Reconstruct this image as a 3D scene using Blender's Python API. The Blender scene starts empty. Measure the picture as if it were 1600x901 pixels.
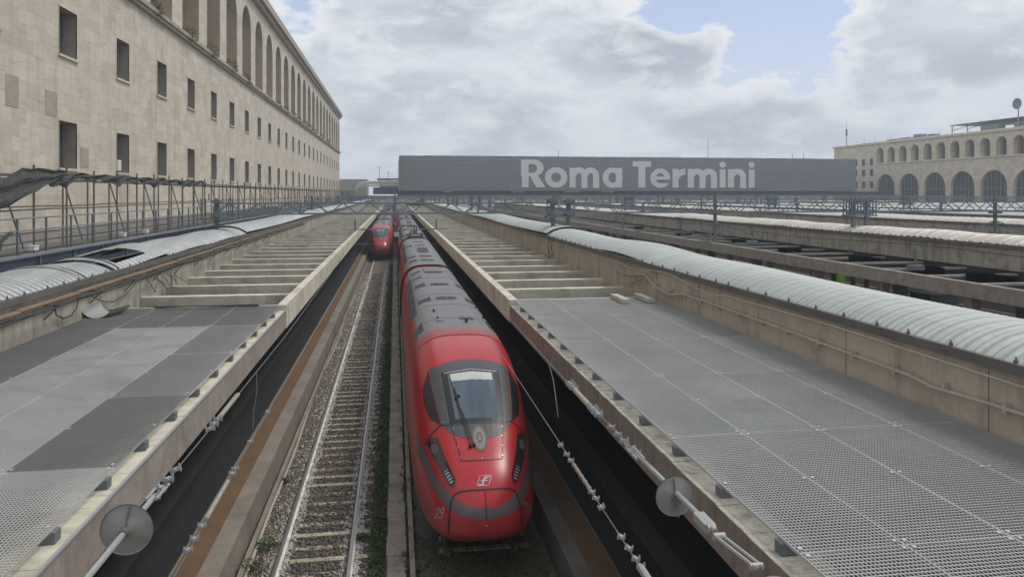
import bpy, math, random
import numpy as np
from mathutils import Vector, Matrix
from mathutils.bvhtree import BVHTree
random.seed(7); RNG=np.random.default_rng(7)
SC=bpy.context.scene; COL=SC.collection
# ------------------------------------------------------------------ camera, world, sun, exposure
EYE=7.75; TH=math.atan(183/1156)
cam=bpy.data.cameras.new('camera'); co=bpy.data.objects.new('camera',cam); COL.objects.link(co); SC.camera=co
co.location=(0,0,EYE); co.rotation_euler=(math.pi/2,0,-TH)
cam.sensor_width=36; cam.lens=36*1156/1600; cam.shift_y=-147.5/1600; cam.clip_end=5000; cam.clip_start=.05
SC.view_settings.view_transform='Standard'; SC.view_settings.look='None'; SC.view_settings.gamma=1
SC.view_settings.use_curve_mapping=False; SC.view_settings.exposure=0.18
SUN_EL=math.radians(60); SUN_AZ=math.radians(84)     # azimuth clockwise from +Y (along the tracks)
W=bpy.data.worlds.new('World'); SC.world=W; W.use_nodes=True
def nd(nt,t,**k):
    n=nt.nodes.new(t)
    for a,b in k.items(): setattr(n,a,b)
    return n
def setin(n,**k):
    for a,b in k.items(): n.inputs[a].default_value=b
def ramp(nt,fac,stops):
    r=nd(nt,'ShaderNodeValToRGB'); nt.links.new(fac,r.inputs[0])
    e=r.color_ramp.elements
    while len(e)<len(stops): e.new(.5)
    for i,(p,c) in enumerate(stops):
        e[i].position=p; e[i].color=(c,c,c,1) if isinstance(c,(int,float)) else (*c,1)
    return r.outputs[0]
def mth(nt,op,a,b=None,c=None,clamp=False):
    n=nd(nt,'ShaderNodeMath',operation=op,use_clamp=clamp)
    for i,x in enumerate((a,b,c)):
        if x is None: continue
        if isinstance(x,(int,float)): n.inputs[i].default_value=x
        else: nt.links.new(x,n.inputs[i])
    return n.outputs[0]
def mixc(nt,f,a,b,mode='MIX'):
    n=nd(nt,'ShaderNodeMix',data_type='RGBA',blend_type=mode)
    for i,x in ((0,f),(6,a),(7,b)):
        if isinstance(x,(int,float)): n.inputs[i].default_value=x
        elif isinstance(x,tuple): n.inputs[i].default_value=(*x,1)
        else: nt.links.new(x,n.inputs[i])
    return n.outputs[2]
def noise(nt,vec,scale,detail=4,rough=.55,dist=0):
    n=nd(nt,'ShaderNodeTexNoise'); setin(n,Scale=scale,Detail=detail,Roughness=rough,Distortion=dist)
    if vec is not None: nt.links.new(vec,n.inputs['Vector'])
    return n.outputs['Fac']
def world():
    nt=W.node_tree; L=nt.links; nt.nodes.clear()
    out=nd(nt,'ShaderNodeOutputWorld'); bg=nd(nt,'ShaderNodeBackground'); bg.inputs[1].default_value=.1; L.new(bg.outputs[0],out.inputs[0])
    sky=nd(nt,'ShaderNodeTexSky',sky_type='NISHITA'); sky.sun_disc=False; sky.sun_elevation=SUN_EL; sky.sun_rotation=SUN_AZ; sky.air_density=1; sky.dust_density=1.5
    tc=nd(nt,'ShaderNodeTexCoord'); sep=nd(nt,'ShaderNodeSeparateXYZ'); L.new(tc.outputs['Generated'],sep.inputs[0])
    z=mth(nt,'MAXIMUM',sep.outputs[2],0); h=mth(nt,'ADD',z,.42)
    cb=nd(nt,'ShaderNodeCombineXYZ'); L.new(mth(nt,'DIVIDE',sep.outputs[0],h),cb.inputs[0]); L.new(mth(nt,'DIVIDE',sep.outputs[1],h),cb.inputs[1]); L.new(mth(nt,'MULTIPLY',z,2.4),cb.inputs[2])
    v=cb.outputs[0]
    big=noise(nt,v,1.35,3,.5,.3); mid=noise(nt,v,2.7,10,.56,.3); fine=noise(nt,v,8,9,.62,.4)
    # open blue sky: two patches by direction
    def hole(d,r):
        n=nd(nt,'ShaderNodeVectorMath',operation='DISTANCE'); L.new(tc.outputs['Generated'],n.inputs[0]); n.inputs[1].default_value=Vector(d).normalized()
        return mth(nt,'SUBTRACT',1,mth(nt,'DIVIDE',n.outputs['Value'],r),clamp=True)
    hl=None
    for dd,rr,ww in (((.36,.90,.235),.13,.9),((.47,.863,.215),.15,1.0),((.40,.89,.24),.10,.5),((.21,.95,.27),.08,.2),((-.12,.964,.25),.09,.6)):
        q=mth(nt,'MULTIPLY',hole(dd,rr),ww*.95); hl=q if hl is None else mth(nt,'MAXIMUM',hl,q)
    dens=mth(nt,'SUBTRACT',mth(nt,'ADD',mth(nt,'MULTIPLY',big,.35),mth(nt,'ADD',mth(nt,'MULTIPLY',mid,.6),mth(nt,'MULTIPLY',fine,.25))),mth(nt,'MULTIPLY',hl,.34))
    cov=ramp(nt,dens,[(.43,0),(.475,1)]); rim=ramp(nt,dens,[(.455,1),(.53,0)])
    # cloud body tone: bright rims where thin, greyer where thick
    tone=ramp(nt,mth(nt,'ADD',mth(nt,'MULTIPLY',mid,.62),mth(nt,'MULTIPLY',big,.38)),[(.40,(7.3,7.7,8.15)),(.47,(6.3,6.8,7.4)),(.52,(5.3,5.8,6.5)),(.61,(3.9,4.35,5.05))])
    tone=mixc(nt,mth(nt,'MULTIPLY',mth(nt,'SUBTRACT',fine,.47,clamp=True),3.5,clamp=True),tone,(8.5,8.6,8.8))
    tone=mixc(nt,mth(nt,'MULTIPLY',rim,.85),tone,(8.5,8.6,8.75))
    low=ramp(nt,sep.outputs[2],[(.0,1),(.24,0)])
    tone=mixc(nt,mth(nt,'MULTIPLY',low,.6),tone,(5.7,6.35,7.15))
    blue=mixc(nt,.75,sky.outputs[0],(5.0,6.1,8.3))
    cov=mth(nt,'MAXIMUM',cov,mth(nt,'MULTIPLY',low,.8))
    L.new(mixc(nt,cov,blue,tone),bg.inputs[0])
world()
sun=bpy.data.lights.new('sun','SUN'); sun.energy=1.6; sun.angle=math.radians(14); sun.color=(1,.96,.89)
so=bpy.data.objects.new('sun',sun); COL.objects.link(so)
sd=Vector((math.sin(SUN_AZ)*math.cos(SUN_EL),math.cos(SUN_AZ)*math.cos(SUN_EL),math.sin(SUN_EL)))
so.rotation_euler=sd.to_track_quat('Z','Y').to_euler(); so.location=(0,0,60)
SC.cycles.max_bounces=6; SC.cycles.volume_bounces=0
# ------------------------------------------------------------------ materials
def mat(name,col,rough=.8,metal=0,var=.25,vs=1.2,fs=22,streak=0,dirt=None,dirtamt=.5,bump=.15,bs=40,spec=.5,extra=None,patch=.0,streakscale=(3,3,.25)):
    m=bpy.data.materials.new(name); m.use_nodes=True; nt=m.node_tree; L=nt.links; b=nt.nodes['Principled BSDF']
    g=nd(nt,'ShaderNodeNewGeometry').outputs['Position']
    c=nd(nt,'ShaderNodeRGB'); c.outputs[0].default_value=(*col,1); cur=c.outputs[0]
    n1=noise(nt,g,vs,5,.6,.4); n2=noise(nt,g,fs,3,.6)
    f=mth(nt,'ADD',mth(nt,'MULTIPLY',mth(nt,'SUBTRACT',n1,.5),var*2.4),mth(nt,'MULTIPLY',mth(nt,'SUBTRACT',n2,.5),var*1.5))
    f=mth(nt,'ADD',f,1); hsv=nd(nt,'ShaderNodeHueSaturation'); L.new(f,hsv.inputs['Value']); L.new(cur,hsv.inputs['Color']); cur=hsv.outputs[0]
    if extra: cur=extra(nt,cur,g)
    if dirt is not None:
        n3=noise(nt,g,vs*.45+.05,8,.7,1.2); cur=mixc(nt,mth(nt,'MULTIPLY',ramp(nt,n3,[(.48,0),(.66,1)]),dirtamt),cur,dirt)
    if streak:
        mp=nd(nt,'ShaderNodeMapping'); L.new(g,mp.inputs[0]); mp.inputs['Scale'].default_value=streakscale
        n4=noise(nt,mp.outputs[0],1.6,6,.7,.3); cur=mixc(nt,mth(nt,'MULTIPLY',ramp(nt,n4,[(.5,0),(.72,1)]),streak),cur,tuple(x*.28 for x in col))
    L.new(cur,b.inputs['Base Color']); b.inputs['Roughness'].default_value=rough; b.inputs['Metallic'].default_value=metal
    b.inputs['Specular IOR Level'].default_value=spec
    if bump:
        bp=nd(nt,'ShaderNodeBump'); bp.inputs['Strength'].default_value=bump; bp.inputs['Distance'].default_value=.02
        L.new(noise(nt,g,bs,5,.65),bp.inputs['Height']); L.new(bp.outputs[0],b.inputs['Normal'])
    return m
def stone_extra(scale_w,scale_h,amt=.10,mortar=.6):
    def ex(nt,cur,g):
        L=nt.links; s=nd(nt,'ShaderNodeSeparateXYZ'); L.new(g,s.inputs[0]); cb=nd(nt,'ShaderNodeCombineXYZ')
        L.new(s.outputs[1],cb.inputs[0]); L.new(s.outputs[2],cb.inputs[1])
        br=nd(nt,'ShaderNodeTexBrick'); L.new(cb.outputs[0],br.inputs[0]); setin(br,Scale=1,**{'Mortar Size':.012,'Brick Width':scale_w,'Row Height':scale_h,'Bias':0})
        br.inputs['Color1'].default_value=(1-amt,1-amt,1-amt*1.1,1); br.inputs['Color2'].default_value=(1+amt,1+amt,1+amt,1); br.inputs['Mortar'].default_value=(mortar,mortar,mortar,1)
        cur=mixc(nt,1.0,cur,br.outputs[0],'MULTIPLY')
        mp=nd(nt,'ShaderNodeMapping'); L.new(g,mp.inputs[0]); mp.inputs['Scale'].default_value=(1,.5,4.5)
        n=noise(nt,mp.outputs[0],1.1,6,.7,.5); return mixc(nt,mth(nt,'MULTIPLY',ramp(nt,n,[(.5,0),(.68,1)]),.36),cur,(.30,.25,.19))
    return ex
M={}
M['trav']=mat('travertine',(.61,.54,.445),.85,var=.16,vs=.5,fs=6,extra=stone_extra(1.4,.7,.10,.84),streak=.28,streakscale=(1,.8,.08),bump=.1,bs=8)
M['travp']=mat('pale_travertine',(.70,.60,.46),.85,var=.12,vs=.3,fs=3,extra=stone_extra(1.6,.8),streak=.3,streakscale=(1,.5,.06),bump=.05,bs=6)
M['reveal']=mat('window_reveal',(.33,.30,.26),.9,var=.2)  # darker than the wall stone: recess shade put into the grey
M['archrev']=mat('worn_arch_reveal',(.50,.42,.32),.85,var=.16,vs=.5,fs=6,streak=.5,streakscale=(.6,1,.12),bump=.1,bs=8)  # wall stone browned to paint in the arch shade, plus streaks
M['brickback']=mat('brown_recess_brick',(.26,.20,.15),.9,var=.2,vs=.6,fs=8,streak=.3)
M['cornice']=mat('weathered_cornice',(.40,.35,.28),.85,var=.25,vs=.8,fs=8,streak=.6,streakscale=(1,1.5,.2))
M['patch']=mat('grey_repair_slab',(.38,.345,.28),.9,var=.25)
M['rib']=mat('pale_concrete',(.62,.58,.46),.85,var=.22,vs=.9,fs=14,dirt=(.22,.195,.145),dirtamt=.65,streak=.35,streakscale=(.5,2,2),bump=.2)
M['ribface']=M['rib']
M['slab']=mat('dirty_slab',(.20,.185,.155),.9,var=.3)
M['fascia']=mat('rusty_brown_concrete',(.27,.205,.165),.88,var=.3,vs=2,fs=30,streak=.6,streakscale=(1,2.5,.35),dirt=(.12,.095,.08),dirtamt=.5,bump=.3)
M['fascial']=mat('stained_grey_concrete',(.33,.29,.25),.88,var=.25,vs=2,fs=30,streak=.4,streakscale=(1,2.5,.35),dirt=(.2,.12,.09),dirtamt=.5,bump=.3)
M['ledge']=mat('crumbled_concrete',(.42,.395,.335),.9,var=.4,vs=5,fs=50,dirt=(.15,.135,.11),dirtamt=.7,bump=.6,bs=60)
M['plaster']=mat('beige_plaster',(.54,.445,.34),.85,var=.16,vs=.8,fs=12,streak=.55,streakscale=(1,1.2,.2),dirt=(.30,.25,.20),dirtamt=.5,bump=.12)
M['plasterb']=mat('stained_plaster',(.43,.385,.315),.88,var=.25,vs=1.2,fs=14,streak=.85,streakscale=(1,1.6,.12),dirt=(.17,.15,.125),dirtamt=.7,bump=.2)
M['conc']=mat('old_concrete',(.36,.33,.29),.9,var=.3,vs=1.5,streak=.4,dirt=(.16,.14,.12),dirtamt=.5,bump=.3)
def sheet_extra(nt,cur,g):
    L=nt.links; s=nd(nt,'ShaderNodeSeparateXYZ'); L.new(g,s.inputs[0]); w=nd(nt,'ShaderNodeTexWhiteNoise',noise_dimensions='1D')
    L.new(mth(nt,'FLOOR',mth(nt,'DIVIDE',mth(nt,'ADD',s.outputs[1],mth(nt,'MULTIPLY',s.outputs[0],7)),2.73)),w.inputs['W'])
    f=mth(nt,'ADD',.90,mth(nt,'MULTIPLY',w.outputs['Value'],.17)); h=nd(nt,'ShaderNodeHueSaturation'); L.new(f,h.inputs['Value']); L.new(cur,h.inputs['Color'])
    mp=nd(nt,'ShaderNodeMapping'); L.new(g,mp.inputs[0]); mp.inputs['Scale'].default_value=(.6,6,1)
    return mixc(nt,mth(nt,'MULTIPLY',ramp(nt,noise(nt,mp.outputs[0],1.2,6,.7),[(.52,0),(.7,1)]),.28),h.outputs[0],(.30,.27,.22))
M['sheet']=mat('corrugated_sheet',(.47,.495,.475),.6,metal=.05,var=.10,vs=1.2,fs=15,streak=.22,streakscale=(.3,5,.3),dirt=(.34,.34,.30),dirtamt=.45,bump=.03,extra=sheet_extra)
M['sheetw']=mat('cream_corrugated_sheet',(.62,.585,.52),.5,metal=.1,var=.12,vs=.6,fs=10,dirt=(.38,.32,.27),dirtamt=.5,bump=.03)
M['sheetg']=mat('grey_corrugated_sheet',(.43,.44,.44),.5,metal=.15,var=.12,vs=1.2,fs=15,dirt=(.22,.22,.21),dirtamt=.4,bump=.03,extra=sheet_extra)
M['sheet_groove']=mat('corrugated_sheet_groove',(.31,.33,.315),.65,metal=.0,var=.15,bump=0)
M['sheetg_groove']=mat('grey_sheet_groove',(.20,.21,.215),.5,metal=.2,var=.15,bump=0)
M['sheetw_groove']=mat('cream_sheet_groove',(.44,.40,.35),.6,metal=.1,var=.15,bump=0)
M['gutter']=mat('dark_gutter',(.13,.12,.105),.7,var=.4)
M['galv']=mat('galvanised_steel',(.54,.53,.515),.45,metal=.5,var=.18,vs=.7,fs=30,bump=0)
M['galvx']=mat('stained_galvanised_steel',(.50,.485,.46),.5,metal=.45,var=.2,vs=.9,bump=0,dirt=(.33,.30,.26),dirtamt=.35)
M['galvy']=mat('lighter_galvanised_steel',(.58,.57,.555),.45,metal=.5,var=.15,vs=.9,bump=0,dirt=(.34,.32,.29),dirtamt=.5)
M['galvd']=mat('dull_galvanised_steel',(.25,.245,.235),.6,metal=.1,var=.15,vs=.9,bump=0)
M['galvm']=mat('weathered_galvanised_steel',(.34,.335,.325),.5,metal=.15,var=.12,vs=.9,bump=0)
M['galvb']=mat('bright_galvanised_steel',(.66,.65,.63),.45,metal=.45,var=.12,vs=.9,bump=0,dirt=(.42,.39,.35),dirtamt=.5)
M['steel']=mat('grey_painted_steel',(.17,.185,.20),.6,metal=.3,var=.25,bump=0)
M['steelb']=mat('blue_grey_steel',(.20,.235,.27),.6,metal=.2,var=.2,bump=0)
M['navy']=mat('navy_panel',(.055,.07,.105),.5,var=.3,vs=1.5,bump=0)
M['scaf']=mat('scaffold_tube',(.15,.14,.125),.6,metal=.4,var=.35,vs=3,dirt=(.19,.11,.06),dirtamt=.5,bump=0)
M['net']=mat('dark_debris_net',(.06,.06,.058),.9,var=.4,vs=3)
M['rail']=mat('rail_steel',(.30,.27,.25),.35,metal=.7,var=.2,bump=0)
M['rust']=mat('rail_rust',(.15,.095,.06),.9,var=.4)
M['lime']=mat('limewash',(.70,.68,.64),.9,var=.25,vs=6,dirt=(.28,.24,.2),dirtamt=.55)
M['sleeper']=mat('sleeper_concrete',(.46,.385,.29),.9,var=.3,vs=3,fs=40,dirt=(.17,.14,.11),dirtamt=.6,bump=.4)
M['ballast']=mat('ballast_bed',(.13,.118,.105),.95,var=.6,vs=7,fs=45,bump=1,bs=25)
M['st1']=mat('ballast_stone_dark',(.105,.098,.092),.9,var=.4,vs=12,bump=0)
M['st2']=mat('ballast_stone_tan',(.20,.165,.13),.9,var=.4,vs=12,bump=0)
M['st3']=mat('ballast_stone_limewashed',(.50,.48,.45),.9,var=.25,vs=12,bump=0)
M['ground']=mat('soil_ground',(.14,.13,.115),.95,var=.4,vs=.6,fs=9,bump=.5)
M['paver']=mat('walkway_slab',(.34,.29,.235),.9,var=.3,vs=1.6,fs=30,dirt=(.14,.125,.09),dirtamt=.65,bump=.3)
M['coping']=mat('platform_coping',(.27,.235,.19),.88,var=.3,vs=1.2,fs=24,dirt=(.16,.135,.105),dirtamt=.6,bump=.3)
M['tactile']=mat('orange_tactile_paving',(.175,.10,.048),.85,var=.35,vs=1.5,dirt=(.17,.11,.06),dirtamt=.5,bump=.3)
M['tactiled']=mat('sooty_tactile_paving',(.12,.07,.035),.9,var=.3,vs=1.5,dirt=(.06,.045,.03),dirtamt=.6,bump=.3)  # orange strip dimmed: canopy shade put into its colour
M['copingd']=mat('sooty_coping',(.13,.115,.095),.9,var=.35,vs=1.2,dirt=(.07,.06,.05),dirtamt=.6,bump=.3)  # darker copy of the coping, with the shade under the canopies painted in
M['tactileg']=mat('grey_tactile_paving',(.055,.052,.048),.85,var=.2,bump=.3)
M['asph']=mat('platform_asphalt',(.02,.02,.021),.9,var=.3,vs=1,bump=.2)
M['leaf']=mat('leaf_green',(.065,.105,.03),.8,var=.5,vs=5,bump=0)
M['leafd']=mat('dry_leaf',(.12,.11,.045),.8,var=.5,vs=5,bump=0)
M['cable']=mat('black_cable',(.06,.055,.05),.7,bump=0)
M['cablel']=mat('pale_conduit',(.46,.41,.34),.6,var=.2,vs=4,dirt=(.25,.2,.15),dirtamt=.4,bump=0)
M['wood']=mat('weathered_timber',(.34,.235,.16),.85,var=.35,vs=4,streakscale=(4,.3,4),streak=.5)
M['wire']=mat('pale_wire',(.20,.20,.20),.4,metal=.6,bump=0)
M['insul']=mat('ceramic_insulator',(.33,.30,.255),.35,var=.15,bump=0)
M['insulb']=mat('brown_insulator',(.22,.15,.11),.35,var=.2,bump=0)
M['disc']=mat('dusty_disc',(.27,.255,.235),.55,metal=.2,var=.25,vs=9,bump=0)
def screen_extra(nt,cur,g):
    L=nt.links; s=nd(nt,'ShaderNodeSeparateXYZ'); L.new(g,s.inputs[0])
    fz=mth(nt,'FRACT',mth(nt,'MULTIPLY',s.outputs[2],1/1.15)); lz=ramp(nt,fz,[(.0,1),(.10,0),(.92,0),(1,1)])
    fx=mth(nt,'FRACT',mth(nt,'MULTIPLY',s.outputs[0],1/3.0)); lx=ramp(nt,fx,[(.0,1),(.03,0),(.98,0),(1,1)])
    mp=nd(nt,'ShaderNodeMapping'); L.new(g,mp.inputs[0]); mp.inputs['Scale'].default_value=(.05,1,.5)
    n=noise(nt,mp.outputs[0],2.2,6,.6,.4)
    cur=mixc(nt,mth(nt,'MULTIPLY',ramp(nt,n,[(.45,0),(.7,1)]),.35),cur,(.34,.35,.355))
    return mixc(nt,mth(nt,'MULTIPLY',mth(nt,'MAXIMUM',lz,lx),.6),cur,(.12,.145,.17))
M['screen']=mat('facade_screen',(.225,.243,.262),.6,metal=.1,var=.05,vs=.08,fs=.5,bump=0,extra=screen_extra)
M['letter']=mat('pale_letter_panel',(.80,.80,.78),.6,var=.06,vs=.3,bump=0)
M['tar']=mat('tarred_slab',(.022,.022,.024),.95,var=.4)  # near-black that paints the shade of the canopy voids
M['dark']=mat('dark_void',(.03,.032,.036),.8,bump=0,var=.3)
M['glassd']=mat('dark_window_glass',(.085,.088,.09),.18,var=.4,vs=.35,bump=0,spec=.6)
M['glassk']=mat('dark_arch_glazing',(.035,.04,.045),.3,var=.3,vs=.3,bump=0)
M['shutter']=mat('grey_shutter',(.16,.155,.145),.6,var=.3,vs=.5,bump=0)
M['white']=mat('white_plastic',(.68,.67,.64),.5,var=.1,bump=0)
M['litter']=mat('pink_paper',(.60,.42,.33),.9,bump=0)
M['green']=mat('bright_green_plastic',(.25,.6,.03),.5,bump=0)
M['blue']=mat('blue_plastic',(.04,.12,.30),.5,bump=0)
M['teal']=mat('teal_sign_back',(.03,.22,.20),.5,bump=0)
M['brick']=mat('pale_block',(.48,.45,.35),.9,var=.3,vs=6,bump=.3)
# train
def red_extra(nt,cur,g):
    L=nt.links; tc=nd(nt,'ShaderNodeTexCoord'); s=nd(nt,'ShaderNodeSeparateXYZ'); L.new(tc.outputs['Object'],s.inputs[0])
    n=noise(nt,tc.outputs['Object'],3,6,.65,.5)
    f=mth(nt,'MULTIPLY',ramp(nt,n,[(.42,0),(.75,1)]),.35)
    cur=mixc(nt,f,cur,(.26,.10,.085))
    sp=nd(nt,'ShaderNodeTexVoronoi'); L.new(tc.outputs['Object'],sp.inputs['Vector']); sp.inputs['Scale'].default_value=22
    cur=mixc(nt,mth(nt,'MULTIPLY',ramp(nt,sp.outputs['Distance'],[(.06,1),(.11,0)]),.35),cur,(.10,.06,.05))
    mp=nd(nt,'ShaderNodeMapping'); L.new(tc.outputs['Object'],mp.inputs[0]); mp.inputs['Scale'].default_value=(9,.7,1.2)
    cur=mixc(nt,mth(nt,'MULTIPLY',ramp(nt,noise(nt,mp.outputs[0],1.5,6,.7),[(.5,0),(.72,1)]),.4),cur,(.17,.06,.05))
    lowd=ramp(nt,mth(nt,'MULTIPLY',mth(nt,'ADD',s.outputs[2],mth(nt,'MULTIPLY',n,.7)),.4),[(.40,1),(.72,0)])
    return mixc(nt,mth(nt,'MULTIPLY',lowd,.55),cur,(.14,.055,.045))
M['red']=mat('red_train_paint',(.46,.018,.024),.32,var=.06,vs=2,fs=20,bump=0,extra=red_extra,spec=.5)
def roof_extra(nt,cur,g):
    L=nt.links; tc=nd(nt,'ShaderNodeTexCoord'); s=nd(nt,'ShaderNodeSeparateXYZ'); L.new(tc.outputs['Object'],s.inputs[0])
    mp=nd(nt,'ShaderNodeMapping'); L.new(tc.outputs['Object'],mp.inputs[0]); mp.inputs['Scale'].default_value=(.5,2.4,1)
    n=noise(nt,mp.outputs[0],2.5,7,.65,.6)
    cur=mixc(nt,mth(nt,'MULTIPLY',ramp(nt,n,[(.45,0),(.7,1)]),.5),cur,(.10,.085,.075))
    sm=noise(nt,tc.outputs['Object'],4,7,.7,.3)
    e=mth(nt,'ADD',s.outputs[1],mth(nt,'MULTIPLY',mth(nt,'SUBTRACT',sm,.5),2.4))
    return mixc(nt,ramp(nt,mth(nt,'DIVIDE',e,20),[(5.6/20,1),(7.0/20,0)]),cur,(.40,.045,.045))
M['troof']=mat('dusty_grey_roof',(.20,.20,.205),.55,metal=.2,var=.1,bump=.05,extra=roof_extra)
M['troofp']=mat('dusty_grey_roof_plain',(.21,.21,.215),.55,metal=.2,var=.25,vs=1.5,dirt=(.10,.085,.075),dirtamt=.5,bump=.05)
M['tgrey']=mat('train_grey_mask',(.075,.072,.074),.4,var=.12,bump=0)
M['tstripe']=mat('train_grey_stripe',(.12,.095,.095),.45,var=.15,bump=0)
M['tblack']=mat('train_black_trim',(.014,.014,.016),.4,bump=0)
M['tdark']=mat('train_underframe',(.04,.038,.036),.8,bump=0)
M['vent']=mat('vent_grille',(.055,.052,.05),.7,bump=0)
M['lamp']=mat('headlight_glass',(.035,.03,.032),.12,bump=0,spec=.8)
M['emblem']=mat('worn_emblem',(.22,.195,.185),.45,var=.3,vs=20,bump=0)
M['silver']=mat('silver_emblem',(.45,.44,.43),.35,metal=.5,bump=0)
def glass_m():
    m=mat('windscreen_glass',(.05,.08,.11),.05,var=.0,bump=0,spec=1.0); return m
M['wglass']=glass_m()
M['blind']=mat('pale_sun_blind',(.50,.52,.48),.5,bump=0)
M['cabw']=mat('pale_cab_interior',(.30,.34,.36),.2,var=.1,bump=0,spec=1)
# ------------------------------------------------------------------ mesh helpers
ORG={}
class MB:
    def __init__(s): s.v=[]; s.f=[]; s.m=[]
    def face(s,pts,mi=0):
        n=len(s.v); s.v+= [tuple(p) for p in pts]; s.f.append(tuple(range(n,n+len(pts)))); s.m.append(mi)
    def box(s,x0,x1,y0,y1,z0,z1,mi=0):
        n=len(s.v); s.v+=[(x0,y0,z0),(x1,y0,z0),(x1,y1,z0),(x0,y1,z0),(x0,y0,z1),(x1,y0,z1),(x1,y1,z1),(x0,y1,z1)]
        s.f+=[(n+a,n+b,n+c,n+d) for a,b,c,d in ((0,3,2,1),(4,5,6,7),(0,1,5,4),(1,2,6,5),(2,3,7,6),(3,0,4,7))]; s.m+=[mi]*6
    def beam(s,p,q,w,h=None,mi=0):
        h=h or w; p=Vector(p);q=Vector(q);d=(q-p).normalized(); up=Vector((0,0,1)) if abs(d.z)<.95 else Vector((1,0,0))
        a=d.cross(up).normalized()*w/2; b=a.cross(d).normalized()*h/2; n=len(s.v)
        for c in (p,q): s.v+=[tuple(c-a-b),tuple(c+a-b),tuple(c+a+b),tuple(c-a+b)]
        s.f+=[(n+i,n+j,n+k,n+l) for i,j,k,l in ((0,3,2,1),(4,5,6,7),(0,1,5,4),(1,2,6,5),(2,3,7,6),(3,0,4,7))]; s.m+=[mi]*6
    def tube(s,pts,r,n=6,mi=0):
        pts=[Vector(p) for p in pts]; base=len(s.v)
        for i,p in enumerate(pts):
            d=(pts[min(i+1,len(pts)-1)]-pts[max(i-1,0)]).normalized(); up=Vector((0,0,1)) if abs(d.z)<.9 else Vector((1,0,0))
            a=d.cross(up).normalized(); b=a.cross(d).normalized(); rr=r[i] if isinstance(r,(list,tuple)) else r
            for k in range(n):
                t=2*math.pi*k/n; s.v.append(tuple(p+a*math.cos(t)*rr+b*math.sin(t)*rr))
        for i in range(len(pts)-1):
            for k in range(n):
                a=base+i*n+k; b=base+i*n+(k+1)%n; s.f.append((a,b,b+n,a+n)); s.m.append(mi)
        s.f.append(tuple(base+k for k in range(n))[::-1]); s.f.append(tuple(base+(len(pts)-1)*n+k for k in range(n))); s.m+=[mi,mi]
    def build(s,name,mats,parent=None,loc=None,smooth=False,**tags):
        if not isinstance(mats,(list,tuple)): mats=[mats]
        me=bpy.data.meshes.new(name); o=None
        org=Vector((0,0,0))
        if parent is not None: org=ORG.get(parent.name,Vector((0,0,0)))
        if loc is not None: org=Vector(loc)
        v=np.array(s.v,dtype=np.float64)-np.array(org)
        me.from_pydata(v.tolist(),[],s.f)
        for m in mats: me.materials.append(M[m] if isinstance(m,str) else m)
        if len(mats)>1: me.polygons.foreach_set('material_index',s.m)
        if smooth: me.polygons.foreach_set('use_smooth',[True]*len(me.polygons))
        me.validate(); me.update()
        o=bpy.data.objects.new(name,me); COL.objects.link(o)
        if parent is not None: o.parent=parent; ORG[o.name]=ORG.get(parent.name,Vector((0,0,0)))
        elif loc is not None: o.location=loc; ORG[o.name]=Vector(loc)
        for k,x in tags.items(): o[k]=x
        return o
def thing(name,label,cat,loc=(0,0,0),group=None):
    o=bpy.data.objects.new(name,None); COL.objects.link(o); o.location=loc; o.empty_display_size=.3; ORG[o.name]=Vector(loc)
    o['label']=label; o['category']=cat
    if group: o['group']=group
    return o
def cp(o,parent=None,dy=0,dx=0,dz=0):
    c=o.copy(); COL.objects.link(c); c.parent=parent if parent is not None else o.parent
    c.location=(o.location.x+dx,o.location.y+dy,o.location.z+dz); return c
def dup(root,loc,label=None):
    r=root.copy(); COL.objects.link(r); r.location=loc
    if label: r['label']=label
    def rec(a,b):
        for ch in list(a.children):
            c=ch.copy(); COL.objects.link(c); c.parent=b; rec(ch,c)
    rec(root,r); return r
def structure(o): o['kind']='structure'; return o
# ------------------------------------------------------------------ ground and platforms
PITCH=19.0; CENT=[-9.5]+[9.5+PITCH*i for i in range(8)]
TRX=[-1.7,1.88]
def ground():
    m=MB(); m.face([(-700,-300,-.42),(900,-300,-.42),(900,2200,-.42),(-700,2200,-.42)]); structure(m.build('ground','ground'))
    for i in range(8):
        c=PITCH*i+ (.09 if i==0 else 0); m=MB(); n=60
        m.box(c-3.3,c+3.3,2,330,-.4,-.20); structure(m.build('track_bed','ballast'))
    for i,c in enumerate(CENT):
        m=MB(); e=6.15; eo={-1:e,1:e}
        if i==0: eo[1]=6.22
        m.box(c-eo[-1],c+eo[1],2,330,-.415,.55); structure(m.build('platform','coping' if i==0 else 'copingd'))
        m=MB()
        for s in (-1,1):
            m.box(*sorted((c+s*(e-.34),c+s*(e-.82))),2,329,.545,.556,0)
            m.box(*sorted((c+s*(e-1.7),c+s*(e-2.2))),2,329,.545,.560,1)
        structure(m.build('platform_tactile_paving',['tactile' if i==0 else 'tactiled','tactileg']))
        m=MB(); m.box(c-e+.87,c+e-.87,2,329,.544,.554); structure(m.build('platform_paving','asph'))
ground()
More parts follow.
